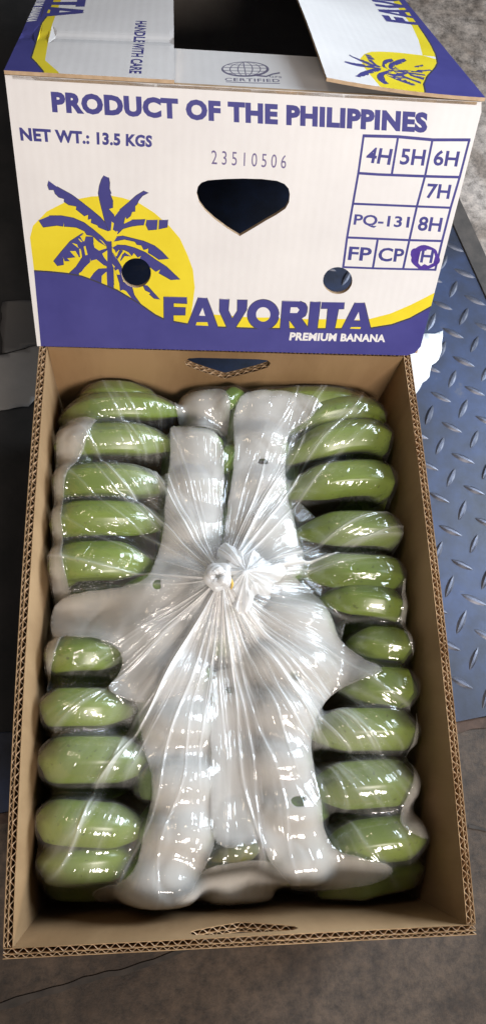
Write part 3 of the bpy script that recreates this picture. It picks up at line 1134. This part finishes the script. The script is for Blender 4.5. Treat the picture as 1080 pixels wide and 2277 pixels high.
fl_art.poly('certified_mark', 'grey', ell(cx, cy, 53, 17, 48), ell(cx - 1, cy - 1, 48, 14.5, 48))
for k in (0.33, 0.68):
    fl_art.poly('certified_mark', 'grey', ell(cx, cy, 50 * k + 1, 15.5, 40), ell(cx, cy, 50 * k - 1.4, 15.0, 40))
fl_art.poly('certified_mark', 'grey', stroke([(541, 137), (547, 168)], 2.4))
for yy, hx in ((143, 40), (149, 49), (156, 48), (162, 36)):
    fl_art.poly('certified_mark', 'grey', stroke([(cx - hx, yy - 1), (cx, yy), (cx + hx, yy + 1)], 1.2))
fl_art.poly('certified_mark', 'grey', stroke([(570, 166), (592, 168), (605, 163), (622, 160)], 3.2))
fl_art.text('certified_mark', 'grey', 'GFS', [(598, 166), (626, 168), (626, 172), (598, 170)], 0.02, 1.1)
fl_art.text('certified_mark', 'grey', 'CERTIFIED', [(500, 171), (621, 174), (622, 181), (500, 178)], 0.02, 1.1)
fl_art.poly('certified_mark', 'grey', stroke([(502, 180), (560, 182.5), (622, 183.5)], 1.6))
of = dense_rect(-hw + TL_ + .001, hw - TL_ - .001, 0.0, 0.0914, 4)
build_panel('end_flap', lid, of, [], fl_art.layers, flat_top, FT - 0.0004, WHITE)
ob_ = dense_rect(-hw + TL_ + .001, hw - TL_ - .001, LL - 0.0914, LL - TL_ - .0003, 4)
build_panel('end_flap', lid, ob_, [], [], flat_top, FT - 0.0004, WHITE)

# ------------------------------------------------------------------ bananas
GX = np.arange(-0.162, 0.1621, 0.001)
GY = np.arange(0.014, 0.4841, 0.001)
XX, YY = np.meshgrid(GX, GY, indexing='xy')        # [iy, ix]
H0 = np.full(XX.shape, 0.030)


def add_height(p, r):
    ix0, ix1 = np.searchsorted(GX, [p[0] - r, p[0] + r])
    iy0, iy1 = np.searchsorted(GY, [p[1] - r, p[1] + r])
    if ix1 <= ix0 or iy1 <= iy0:
        return
    d2 = (XX[iy0:iy1, ix0:ix1] - p[0]) ** 2 + (YY[iy0:iy1, ix0:ix1] - p[1]) ** 2
    z = np.where(d2 < r * r, p[2] + np.sqrt(np.maximum(r * r - d2, 0)), 0)
    H0[iy0:iy1, ix0:ix1] = np.maximum(H0[iy0:iy1, ix0:ix1], z)


def tube(name, path, radii, mat, parent, nring=30, ridge=0.5, twist=1.66):
    """Closed swept body with the five soft ridges of a banana."""
    P = [Vector(p) for p in path]
    verts, faces = [], []
    up = Vector((0, 0, 1))
    for i, p in enumerate(P):
        t = (P[min(i + 1, len(P) - 1)] - P[max(i - 1, 0)]).normalized()
        side = t.cross(up)
        if side.length < 1e-3:
            side = t.cross(Vector((0, 1, 0)))
        side.normalize()
        nrm = side.cross(t).normalized()
        for k in range(nring):
            a = 2 * math.pi * k / nring
            q5 = (a - twist + math.pi / 5) % (2 * math.pi / 5) - math.pi / 5
            r = radii[i] * (1 + ridge * (0.9 / math.cos(math.pi / 5 - abs(q5)) - 1))
            verts.append(p + side * (r * math.cos(a)) + nrm * (r * math.sin(a)))
    n = len(P)
    for i in range(n - 1):
        for k in range(nring):
            k2 = (k + 1) % nring
            faces.append((i * nring + k, i * nring + k2, (i + 1) * nring + k2, (i + 1) * nring + k))
    s = len(verts)
    verts += [P[0], P[-1]]
    for k in range(nring):
        k2 = (k + 1) % nring
        faces.append((s, k2, k))
        faces.append((s + 1, (n - 1) * nring + k, (n - 1) * nring + k2))
    return mesh_ob(name, verts, faces, mat, parent, True)


def finger(parent, outer, inner, th, z, crown, mat, drop_o=0.045, drop_i=0.020, sag=0.0, tip_out=0.0):
    """One banana: from the crown side (outer) over the top to the tip (inner), pixel ends."""
    zp = z - th * 0.000388 * 0.45
    a, b = at(outer[0], outer[1], zp), at(inner[0], inner[1], zp)
    r = th * 0.000388 / 2 * random.uniform(0.94, 1.0)
    d = (b - a)
    d.z = 0
    ln = d.length
    u = d.normalized()
    lat = Vector((-u.y, u.x, 0))
    a = a + u * r * 0.75
    ln -= r * 0.75
    path, rad = [], []
    N = 22
    cr = Vector(crown)
    tail_base = a + Vector((0, 0, z - drop_o - a.z))
    for k in range(4):                                    # stalk down to the crown
        t = 1 - k / 4
        q = tail_base.lerp(cr, t)
        q.z = tail_base.z + (cr.z - tail_base.z) * t
        path.append(q)
        rad.append(r * (0.42 + 0.45 * (k / 4)))
    for k in range(N + 1):
        s = k / N
        zz = z - r - drop_o * max(0, (0.40 - s) / 0.40) ** 2.8 + r * 0.0 - drop_i * max(0, (s - 0.45) / 0.55) ** 2
        q = Vector((a.x, a.y, 0)) + u * (ln * s) + lat * (sag * 4 * s * (1 - s))
        q.z = zz
        path.append(q)
        e = max(0, (s - 0.66) / 0.34)
        tap = 1 - 0.74 * e ** 1.5
        o = max(0, (0.25 - s) / 0.25)
        rad.append(r * tap * (1 - 0.10 * o))
    for q, qr in zip(path, rad):                          # stay inside the tray walls
        lx = 0.1640 - (RIM - q.z) * LEAN - qr * 1.04
        q.x = min(max(q.x, -lx), lx)
        q.y = min(max(q.y, 0.012 + (RIM - q.z) * 0.07 + qr * 1.13), 0.489 - qr * 1.13)
        q.z = max(q.z, 0.016 + qr * 1.13)
    ob = tube('banana', path, rad, mat, parent, twist=random.uniform(1.45, 1.95), ridge=random.uniform(.65, .95))
    for p, q in zip(path, rad):
        add_height(p, q * 1.09)
    # dense height stamps along the body
    for i in range(len(path) - 1):
        m = (path[i] + path[i + 1]) / 2
        add_height(m, (rad[i] + rad[i + 1]) / 2 * 1.09)
    e = path[-1]
    t = (path[-1] - path[-3]).normalized()
    tube('dry_tip', [e - t * 0.001, e + t * 0.002, e + t * 0.0045], [rad[-1] * .9, rad[-1] * .75, rad[-1] * .45], TIP, ob, nring=8, ridge=0.12)
    return ob


def hand(label, fingers, crown, mat=BANANA, group='hands of green bananas in the bag', **kw):
    h = empty('banana_hand', (0, 0, 0))
    tag(h, label, 'bananas', group)
    for f in fingers:
        o, i, th, z = f[:4]
        ex = dict(kw)
        if len(f) > 4:
            ex.update(f[4])
        cy_ = crown[1] + (at(o[0], o[1], z).y - crown[1]) * 0.55
        finger(h, o, i, th, z, (crown[0], cy_, crown[2]), mat, **ex)
    bm = bmesh.new()
    bmesh.ops.create_icosphere(bm, subdivisions=3, radius=1)
    for v in bm.verts:
        v.co = Vector((v.co.x * 0.012, v.co.y * 0.045, v.co.z * 0.018)) * (1 + 0.15 * noise.noise(v.co * 2.5)) + Vector(crown)
    bm_ob('crown', bm, CROWN, h, True)
    return h


Z = 0.196
hand('row of green bananas by the left wall near the leaning lid', [
    ((165, 872), (345, 864), 66, Z - .012, {'drop_o': .03}),
    ((115, 908), (408, 898), 70, Z - .004), ((92, 980), (392, 975), 84, Z, {'drop_o': .03}), ((78, 1068), (380, 1070), 84, Z, {'drop_o': .03}),
    ((72, 1155), (372, 1152), 86, Z, {'drop_o': .03}), ((72, 1252), (340, 1243), 94, Z, {'drop_o': .03})], (-0.138, 0.335, 0.10))
hand('row of green bananas by the left wall behind misted film near the front', [
    ((75, 1458), (272, 1450), 82, Z - .008), ((38, 1575), (296, 1573), 84, Z - .002), ((42, 1690), (340, 1688), 96, Z),
    ((42, 1822), (325, 1842), 92, Z - .004), ((52, 1925), (305, 1908), 96, Z - .014, {'drop_o': .05})], (-0.136, 0.135, 0.09))
hand('row of green bananas by the right wall near the leaning lid', [
    ((834, 872), (556, 852), 72, Z - .012, {'drop_o': .02}), ((896, 915), (646, 945), 70, Z - .006, {'sag': -.009}), ((927, 972), (640, 1010), 88, Z, {'sag': -.010}),
    ((934, 1067), (640, 1085), 90, Z + .001, {'sag': -.006}), ((946, 1180), (668, 1172), 84, Z), ((946, 1275), (672, 1258), 84, Z, {'sag': .002}), ((934, 1352), (722, 1322), 80, Z - .003)],
    (0.134, 0.33, 0.10))
hand('row of green bananas by the right wall below the bright foam', [
    ((956, 1442), (785, 1424), 78, Z - .006), ((976, 1530), (764, 1522), 92, Z - .001), ((962, 1620), (690, 1622), 96, Z),
    ((956, 1735), (698, 1752), 100, Z), ((979, 1858), (732, 1888), 92, Z - .006, {'sag': -.003}), ((981, 1925), (722, 1995), 80, Z - .03, {'sag': -.006})],
    (0.136, 0.13, 0.09))
# a lower layer of hands, dark in the gaps beside the walls
for side, lab in ((-1, 'left'), (1, 'right')):
    for n_, (ya, yb, place) in enumerate(((880, 1330, 'far'), (1400, 1960, 'near'))):
        fs = []
        for i in range(6):
            y = ya + (yb - ya) * i / 5
            fs.append((((75 if side < 0 else 945) + (20 if n_ == 0 else 0) * -side, y), (300 if side < 0 else 740, y), 80, Z - .062, {'drop_o': .02}))
        hand('dark lower hand of bananas by the %s wall at the tray\'s %s end' % (lab, place), fs, (side * .135, .33 if n_ == 0 else .13, .05), BANANA_DEEP)
# bananas under the foam in the middle
hand('banana tips bulging under the lumpy foam at the front left', [
    ((285, 1508), (478, 1502), 92, Z - .006), ((300, 1610), (478, 1612), 92, Z - .003), ((300, 1735), (480, 1740), 96, Z - .003), ((300, 1850), (485, 1850), 92, Z - .006), ((255, 1965), (448, 1960), 96, Z - .012)],
    (-0.06, 0.13, 0.10), BANANA_DEEP, drop_o=.02, drop_i=.03)
hand('bananas under the smooth foam beside the knot and left wall', [
    ((368, 985), (495, 990), 84, Z - .006), ((362, 1080), (494, 1085), 86, Z - .004), ((356, 1175), (492, 1180), 86, Z - .004), ((250, 1330), (480, 1300), 92, Z - .004), ((230, 1410), (470, 1400), 92, Z - .008)],
    (-0.06, 0.30, 0.10), BANANA_DEEP, drop_o=.03, drop_i=.012)
hand('bananas under the cream foam beside the right row', [
    ((690, 900), (525, 905), 84, Z - .014), ((655, 985), (522, 990), 84, Z - .008), ((650, 1080), (520, 1085), 86, Z - .006), ((668, 1170), (512, 1175), 86, Z - .004), ((685, 1260), (530, 1265), 86, Z - .004)],
    (0.07, 0.33, 0.10), BANANA_DEEP, drop_o=.03, drop_i=.012)
hand('bananas under the big foam sheet at the front right', [
    ((760, 1390), (560, 1370), 90, Z - .004), ((770, 1480), (540, 1465), 90, Z - .002), ((715, 1580), (560, 1575), 90, Z - .002), ((700, 1690), (565, 1690), 92, Z - .003), ((740, 1800), (570, 1800), 92, Z - .006), ((760, 1915), (590, 1915), 92, Z - .014)],
    (0.07, 0.14, 0.10), BANANA_DEEP, drop_o=.03, drop_i=.016)
hand('dark green bananas showing in the narrow gap between the foam sheets', [
    ((400, 905), (508, 900), 90, Z - .022), ((540, 862), (488, 905), 46, Z - .012), ((530, 985), (492, 1045), 52, Z - .012), ((520, 1110), (497, 1200), 36, Z - .022), ((450, 1430), (520, 1440), 50, Z - .022), ((450, 1560), (540, 1570), 70, Z - .020), ((455, 1680), (560, 1700), 74, Z - .020), ((460, 1800), (560, 1820), 74, Z - .022), ((440, 2000), (600, 2000), 90, Z - .045)],
    (-0.005, 0.25, 0.09), BANANA_DEEP, drop_o=.01, drop_i=.01)
cr = empty('banana_hand')
tag(cr, 'rough cut banana crown poking out of the lower central foam', 'bananas', 'hands of green bananas in the bag')
c0 = at(522, 1897, Z - .012)
pth = [c0 + Vector((-.018, -.004, -.006)), c0 + Vector((-.010, -.001, 0)), c0 + Vector((0, .001, .002)), c0 + Vector((.012, .002, 0)), c0 + Vector((.02, .004, -.006))]
tube('crown', pth, [.003, .006, .008, .0075, .004], CROWN, cr, 14, .18)
for p in pth:
    add_height(p, .008)


# ------------------------------------------------------------------ draped sheets
def blur(A, sig):
    n = int(sig * 3 + .5)
    k = np.exp(-0.5 * (np.arange(-n, n + 1) / sig) ** 2)
    k /= k.sum()
    B = np.pad(A, n, mode='edge')
    B = np.apply_along_axis(lambda m: np.convolve(m, k, 'valid'), 0, B)
    return np.apply_along_axis(lambda m: np.convolve(m, k, 'valid'), 1, B)


def membrane(base, sig, n):
    F = base.copy()
    for _ in range(n):
        F = np.maximum(base, blur(F, sig))
    return F


def sample(F, x, y):
    fx = np.clip((np.asarray(x) - GX[0]) / 0.001, 0, len(GX) - 1.001)
    fy = np.clip((np.asarray(y) - GY[0]) / 0.001, 0, len(GY) - 1.001)
    ix, iy = fx.astype(int), fy.astype(int)
    tx, ty = fx - ix, fy - iy
    return (F[iy, ix] * (1 - tx) * (1 - ty) + F[iy, ix + 1] * tx * (1 - ty) + F[iy + 1, ix] * (1 - tx) * ty + F[iy + 1, ix + 1] * tx * ty)


DRAPE = {'wide': 0.45 * blur(membrane(H0, 4, 14), 3) + 0.55 * blur(membrane(H0, 7, 22), 6), 'medium': blur(membrane(H0, 3.2, 10), 2.2), 'strip': blur(membrane(H0, 5, 16), 3), 'tight': blur(membrane(H0, 2.5, 5), 1.5), 'loose': blur(membrane(H0, 4, 14), 3), 'flat': blur(membrane(H0, 7, 22), 5)}
TOPF = H0.copy()


def chaikin(p, n=2):
    for _ in range(n):
        q = []
        for a, b in zip(p, p[1:] + p[:1]):
            q += [(a[0] * .75 + b[0] * .25, a[1] * .75 + b[1] * .25), (a[0] * .25 + b[0] * .75, a[1] * .25 + b[1] * .75)]
        p = q
    return p


def foam_sheet(label, px, mode, lift=0.0012, zref=Z, vents=()):
    """A thin foam sheet cut to its outline and draped over the bananas, with punched vents."""
    px = chaikin(px)
    out = []
    for (x, y), (x2, y2) in zip(px, px[1:] + px[:1]):
        a, b = at(x, y, zref), at(x2, y2, zref)
        m = max(1, int((b - a).length / 0.0035))
        for k in range(m):
            q = a.lerp(b, k / m)
            w = 0.0011 * noise.noise(Vector((q.x * 90, q.y * 90, lift * 500)))
            out.append((q.x + w, q.y + w))
    out = np.array(out)
    out[:, 0] = np.clip(out[:, 0], -0.159, 0.159)
    out[:, 1] = np.clip(out[:, 1], 0.017, 0.481)
    holes = []
    for vx, vy, rx, ry in vents:
        c = at(vx, vy, zref)
        k = 0.000385
        holes.append(np.array([(c.x + rx * k * math.cos(t) * (1 + .2 * math.sin(3 * t + vx)), c.y + ry * k * math.sin(t) * (1 + .2 * math.cos(2 * t))) for t in np.radians(np.arange(0, 360, 24))]))
    V = [Vector((p[0] * 1000, p[1] * 1000)) for p in out]
    Eg = [(i, (i + 1) % len(out)) for i in range(len(out))]
    for h in holes:
        s = len(V)
        V += [Vector((p[0] * 1000, p[1] * 1000)) for p in h]
        Eg += [(s + i, s + (i + 1) % len(h)) for i in range(len(h))]
    lo, hi = out.min(0), out.max(0)
    g = np.stack(np.meshgrid(np.arange(lo[0], hi[0], 0.0028), np.arange(lo[1], hi[1], 0.0028)), -1).reshape(-1, 2)
    g = g[inside_poly(out, g)]
    g += RNG.uniform(-.0004, .0004, g.shape)
    V += [Vector((p[0] * 1000, p[1] * 1000)) for p in g]
    r = delaunay_2d_cdt(V, Eg, [], 0, 1e-4)
    vs = np.array([(v.x, v.y) for v in r[0]]) / 1000
    tr = np.array([list(f) for f in r[2]])
    cen = vs[tr].mean(1)
    keep = inside_poly(out, cen)
    for h in holes:
        keep &= ~inside_poly(h, cen)
    tr = tr[keep]
    F = np.maximum(DRAPE[mode], H0)
    z = sample(F, vs[:, 0], vs[:, 1]) + lift
    z += np.array([0.0012 * noise.noise(Vector((p[0] * 45, p[1] * 30, 5))) - 0.0014 * max(0, 1 - 9 * abs(noise.noise(Vector((p[0] * 26, p[1] * 22, 8 + lift * 900))))) for p in vs])
    o = mesh_ob('foam_sheet', np.column_stack([vs, z]), tr, FOAM, None, True)
    dist = np.full(len(vs), 1.0)
    for k0 in range(0, len(vs), 2000):
        blk = vs[k0:k0 + 2000]
        dist[k0:k0 + 2000] = np.sqrt(((blk[:, None] - out[None]) ** 2).sum(-1)).min(1)
    ia = o.data.attributes.new('inset', 'FLOAT', 'POINT')
    ia.data.foreach_set('value', np.clip(dist / 0.008, 0, 1).astype(np.float32))
    tag(o, label, 'foam sheet', 'white foam sheets between the bananas')
    sm = o.modifiers.new('thickness', 'SOLIDIFY')
    sm.thickness = 0.0004
    sm.offset = 1
    ins = inside_poly(out, np.stack([XX.ravel(), YY.ravel()], 1)).reshape(XX.shape)
    TOPF[ins] = np.maximum(TOPF[ins], F[ins] + lift + 0.0026)
    return o


foam_sheet('white foam strip folded along the left wall over the banana ends', [(35, 985), (70, 925), (150, 908), (218, 922), (205, 945), (184, 1000), (160, 1030), (142, 1060), (136, 1150), (138, 1250), (152, 1300), (150, 1350), (128, 1430), (98, 1500), (80, 1560), (20, 1575), (20, 1450), (35, 1380), (30, 1330), (15, 1270), (15, 1100)], 'medium')
foam_sheet('smooth white foam sheet left of the central gap above the knot', [(376, 930), (425, 938), (480, 950), (502, 1000), (496, 1120), (494, 1225), (484, 1260), (500, 1300), (514, 1345), (500, 1400), (460, 1500), (370, 1560), (300, 1560), (262, 1545), (236, 1524), (262, 1495), (276, 1462), (250, 1420), (170, 1408), (100, 1408), (100, 1305), (250, 1300), (325, 1290), (345, 1240), (366, 1165), (368, 1090), (380, 1010), (380, 960)], 'wide', vents=((350, 1298, 9, 14),))
foam_sheet('lumpy white foam sheet over four fingertips at the front left', [(262, 1520), (350, 1430), (452, 1395), (470, 1540), (484, 1620), (480, 1740), (490, 1850), (455, 1940), (420, 2005), (340, 2052), (262, 2066), (196, 2030), (190, 1990), (296, 1960), (322, 1850), (345, 1740), (308, 1620), (306, 1550)], 'medium', 0.0020)
foam_sheet('cream foam sheet right of the central gap near the lid', [(522, 860), (600, 850), (722, 870), (700, 920), (645, 946), (640, 1000), (638, 1080), (662, 1160), (690, 1275), (600, 1285), (515, 1262), (496, 1200), (512, 1090), (524, 1000)], 'wide', vents=((587, 1017, 12, 10),))
foam_sheet('large bright foam sheet spreading from the knot to the front right', [(500, 1340), (535, 1282), (600, 1268), (700, 1280), (748, 1380), (790, 1440), (870, 1492), (785, 1512), (722, 1560), (690, 1640), (712, 1750), (738, 1890), (820, 1912), (900, 1935), (860, 1972), (760, 1988), (690, 2004), (615, 1935), (570, 1850), (556, 1750), (550, 1600), (524, 1450)], 'loose', 0.0024, vents=((655, 1503, 11, 11), (665, 1782, 14, 13)))
foam_sheet('sunken grey white foam strip along the middle near the front', [(462, 1500), (505, 1478), (560, 1480), (580, 1700), (590, 1850), (560, 1880), (500, 1888), (470, 1870), (466, 1750), (470, 1650)], 'wide', 0.0004, Z - .012, vents=((515, 1532, 12, 10),))
foam_sheet('pale foam bulging below the cut banana crown at the front wall', [(380, 1985), (440, 1940), (480, 1918), (560, 1908), (630, 1918), (720, 1990), (700, 2050), (560, 2072), (460, 2074), (330, 2075), (330, 2030)], 'medium', 0.0004, Z - .03)
foam_sheet('small grey foam piece at the back wall under the tray hole', [(392, 862), (440, 850), (490, 862), (515, 900), (510, 968), (440, 958), (404, 930), (384, 895)], 'medium', 0.0006, Z - .02)
foam_sheet('narrow foam strip along the right wall beside the lower bananas', [(900, 1270), (922, 1290), (918, 1385), (962, 1462), (982, 1545), (964, 1640), (975, 1700), (1000, 1800), (985, 1880), (890, 1842), (900, 1800), (938, 1700), (926, 1640), (956, 1545), (934, 1462), (900, 1392)], 'medium')

# ------------------------------------------------------------------ clear polythene bag, gathered into a knot
KN = at(492, 1288, Z + 0.018)
FILMF = blur(membrane(TOPF + 0.0012, 2.2, 7), 1.0)
FILMF = np.maximum(FILMF, TOPF + 0.0006)
NT, NR = 2300, 220
ths = np.linspace(-math.pi, math.pi, NT, endpoint=False) + 1.3e-4
x0, x1, y0, y1 = GX[0] + .001, GX[-1] - .001, GY[0] + .001, GY[-1] - .001
ct, sn = np.cos(ths), np.sin(ths)
with np.errstate(divide='ignore'):
    rmax = np.minimum(np.where(ct > 0, (x1 - KN.x) / ct, (x0 - KN.x) / ct), np.where(sn > 0, (y1 - KN.y) / sn, (y0 - KN.y) / sn))
ss = np.linspace(0, 1, NR) ** 1.15
R_ = 0.009 + ss[:, None] * (rmax[None] - 0.009)
TH = np.repeat(ths[None], NR, 0)
FX, FY = KN.x + R_ * np.cos(TH), KN.y + R_ * np.sin(TH)
FZ = sample(FILMF, FX, FY)
tent = KN.z + 0.004 - 0.62 * R_ + 1.6 * R_ ** 2
k = 0.004
FZ = np.where(R_ < 0.12, k * np.logaddexp(FZ / k, tent / k), FZ)
gather = 0.70 * np.exp(-(R_ / 0.022) ** 1.4)


def px_ang(px, py):
    q = at(px, py, Z)
    return math.atan2(q.y - KN.y, q.x - KN.x)


majors = []                                               # (pixel the fold runs to, strength)
for q, a in (((300, 960), 1.2), ((330, 960), .8), ((225, 1010), .8), ((395, 1000), .6), ((130, 1235), .5), ((690, 930), 1.2), ((740, 950), 1.0), ((800, 960), .9), ((640, 900), .5), ((860, 1130), .9), ((840, 1190), 1.0), ((760, 1215), .7), ((150, 1870), 1.1), ((190, 1790), .9), ((240, 1720), .9), ((330, 1800), .8),
             ((100, 1640), .8), ((400, 1720), .7), ((420, 1990), .6), ((560, 1800), 1.0), ((600, 1900), 1.1), ((660, 1900), .9), ((720, 1830), 1.0), ((760, 1760), .9), ((830, 1800), 1.0), ((790, 1600), .8), ((850, 1680), .8), ((820, 1500), .7), ((500, 1700), .4), ((210, 1450), .3)):
    majors.append((px_ang(*q), a, random.uniform(.0007, .0013), random.uniform(.13, .21)))
for _ in range(95):
    base = random.choice(majors)[0] + random.gauss(0, .12)
    majors.append((base, random.uniform(.1, .45), random.uniform(.0004, .0008), random.uniform(.06, .20)))
for t0, a, w, r0 in majors:
    wob = 0.02 * np.sin(R_ * random.uniform(25, 60) + random.uniform(0, 6))
    dd = np.abs((TH - t0 - wob + math.pi) % (2 * math.pi) - math.pi)
    d = R_ * np.sin(np.minimum(dd, math.pi / 2))
    env = np.exp(-(R_ / (r0 * 1.2)) ** 2) * np.clip(R_ / 0.012, 0, 1)
    ww = w * (0.75 + 3 * R_)
    rid = np.exp(-(d / ww) ** 2)
    FZ += 0.0036 * a * env * rid
    gather += 0.60 * a * np.exp(-(R_ / r0) ** 1.5) * np.exp(-(d / (ww * 1.7)) ** 2)
    gather += 0.10 * a * np.exp(-(R_ / (r0 * .9)) ** 2) * np.exp(-(d / (ww * 6)) ** 2)
# broad veils where several layers of film lie over each other
for q, wd, gv, rv in (((290, 1000), .20, .16, .16), ((700, 960), .22, .14, .17), ((180, 1820), .24, .22, .21), ((640, 1850), .30, .15, .19), ((800, 1700), .22, .20, .20), ((820, 1200), .14, .14, .13), ((400, 1900), .15, .10, .17)):
    dd = np.abs((TH - px_ang(*q) + math.pi) % (2 * math.pi) - math.pi)
    gather += gv * np.exp(-(dd / wd) ** 2) * np.exp(-(R_ / rv) ** 3)
# loose crinkles away from the knot
crk = np.array([noise.noise(Vector((x * 70, y * 70, 1))) for x, y in zip(FX[::2, ::4].ravel(), FY[::2, ::4].ravel())]).reshape(FX[::2, ::4].shape)
crk = np.repeat(np.repeat(crk, 2, 0), 4, 1)[:NR, :NT]
FZ += 0.0006 * np.abs(crk) * np.clip(R_ / .05, 0, 1)
gather = np.clip(gather, 0, 0.9)
verts = np.stack([FX, FY, FZ], -1).reshape(-1, 3)
ii, jj = np.meshgrid(np.arange(NR - 1), np.arange(NT), indexing='ij')
j2 = (jj + 1) % NT
quads = np.stack([ii * NT + jj, (ii + 1) * NT + jj, (ii + 1) * NT + j2, ii * NT + j2], -1).reshape(-1, 4)
me = bpy.data.meshes.new('bag_film')
me.vertices.add(len(verts))
me.vertices.foreach_set('co', verts.ravel())
me.loops.add(quads.size)
me.loops.foreach_set('vertex_index', quads.ravel().astype(np.int32))
me.polygons.add(len(quads))
me.polygons.foreach_set('loop_start', np.arange(0, quads.size, 4, dtype=np.int32))
me.polygons.foreach_set('use_smooth', np.ones(len(quads), bool))
me.update(calc_edges=True)
at_g = me.attributes.new('gather', 'FLOAT', 'POINT')
at_g.data.foreach_set('value', gather.ravel().astype(np.float32))
slack = np.clip((FZ - sample(TOPF, FX, FY) - 0.0035) / 0.010, 0, 1)
at_s = me.attributes.new('slack', 'FLOAT', 'POINT')
at_s.data.foreach_set('value', slack.ravel().astype(np.float32))
at_p = me.attributes.new('polar', 'FLOAT_VECTOR', 'POINT')
pol = np.stack([np.cos(TH) * 26, np.sin(TH) * 26, R_ * 14], -1)
at_p.data.foreach_set('vector', pol.ravel().astype(np.float32))
me.materials.append(FILM)
bag = empty('plastic_bag', (0, 0, 0))
tag(bag, 'clear polythene bag gathered and knotted over the green bananas', 'plastic bag')
film = bpy.data.objects.new('bag_film', me)
COL.objects.link(film)
film.parent = bag

# knot: the gathered neck wound round itself, with a crumpled tail beside it
kc = Vector((KN.x - 0.003, KN.y, KN.z + 0.004))
path, rad = [], []
for i in range(70):
    t = i / 69
    a = 2.3 * 2 * math.pi * t + 0.6
    rr = 0.0100 - 0.0062 * t
    path.append(kc + Vector((rr * math.cos(a), rr * math.sin(a), 0.0085 * t + 0.0012 * math.sin(a * 2.3))))
    rad.append(0.0042 - 0.0012 * t + 0.0006 * math.sin(i * 1.1))
tube('knot', path, rad, KNOTFILM, bag, 14, 0.16)
# tail
NTu, NRu = 150, 26
tv, tf = [], []
tc_ = Vector((KN.x + 0.020, KN.y + 0.004, KN.z + 0.001))
for i in range(NRu):
    s = i / (NRu - 1)
    for j in range(NTu):
        a = 2 * math.pi * j / NTu
        rr = s * (0.029 + 0.006 * math.sin(3 * a + 1) + 0.004 * math.sin(7 * a))
        fold = math.sin(a * 17 + 2 * math.sin(a * 3)) * 0.0030 * s + math.sin(a * 31 + 1) * 0.0014 * s
        z = 0.011 * (1 - s) ** 1.2 + 0.004 * math.sin(s * 5 + 2 * a) * s + fold - 0.009 * s ** 2
        z += 0.0035 * noise.noise(Vector((math.cos(a) * 3 * s, math.sin(a) * 3 * s, 2.0)))
        tv.append(tc_ + Vector((rr * math.cos(a), rr * math.sin(a) * .9, z)))
for i in range(NRu - 1):
    for j in range(NTu):
        j2 = (j + 1) % NTu
        tf.append((i * NTu + j, (i + 1) * NTu + j, (i + 1) * NTu + j2, i * NTu + j2))
mesh_ob('knot_tail', tv, tf, KNOTFILM, bag, True)
tie = [kc + Vector((0.0105 + 0.001 * math.sin(i), -0.010 + 0.0022 * i, 0.004 - 0.0012 * (i - 3) ** 2 * .3)) for i in range(7)]
tube('tie', tie, [.0006, .0010, .0013, .0014, .0013, .0010, .0006], TIE, bag, 8, 0)


# ------------------------------------------------------------------ loose things on the floor
def curled_sheet(name, px, z, mat, label, cat, lift, thick, wob):
    out = []
    for (x, y), (x2, y2) in zip(px, px[1:] + px[:1]):
        a, b = at(x, y, z), at(x2, y2, z)
        m = max(2, int((b - a).length / 0.006))
        for k in range(m):
            q = a.lerp(b, k / m)
            out.append((q.x + wob * noise.noise(q * 70), q.y + wob * noise.noise(q * 70 + Vector((9, 0, 0)))))
    out = np.array(out)
    lo, hi = out.min(0), out.max(0)
    g = np.stack(np.meshgrid(np.arange(lo[0], hi[0], 0.008), np.arange(lo[1], hi[1], 0.008)), -1).reshape(-1, 2)
    g = g[inside_poly(out, g)]
    V = [Vector((p[0] * 1000, p[1] * 1000)) for p in np.vstack([out, g])]
    Eg = [(i, (i + 1) % len(out)) for i in range(len(out))]
    r = delaunay_2d_cdt(V, Eg, [], 0, 1e-4)
    vs = np.array([(v.x, v.y) for v in r[0]]) / 1000
    tr = np.array([list(f) for f in r[2]])
    tr = tr[inside_poly(out, vs[tr].mean(1))]
    zz = np.array([z + lift * (0.5 + 0.5 * noise.noise(Vector((p[0] * 14, p[1] * 14, 3)))) for p in vs])
    zz -= zz.min() - z
    o = mesh_ob(name, np.column_stack([vs, zz]), tr, mat, None, True)
    sm = o.modifiers.new('thickness', 'SOLIDIFY')
    sm.thickness = thick
    sm.offset = 1
    return tag(o, label, cat)


curled_sheet('paper_scrap', [(880, 752), (984, 738), (979, 760), (983, 775), (973, 800), (960, 815), (952, 838), (935, 852), (922, 878), (905, 890), (870, 860)], PLATE + .0026, PAPER, 'torn white paper scrap on the steel plate beside the lid corner', 'paper', .003, .0003, .003)
curled_sheet('plastic_sheet', [(-40, 800), (30, 786), (70, 775), (110, 770), (120, 860), (62, 905), (0, 914), (-60, 920)], PLATE + .003, GREYSHEET, 'light grey plastic sheet on the dark floor left of the tray', 'plastic sheet', .02, .001, .003)
curled_sheet('plastic_sheet', [(6, 672), (60, 670), (110, 676), (120, 765), (70, 771), (30, 782), (8, 786), (3, 730)], PLATE + .003, GREYDARK, 'dark grey plastic sheet on the floor beside the lid', 'plastic sheet', .01, .001, .003)
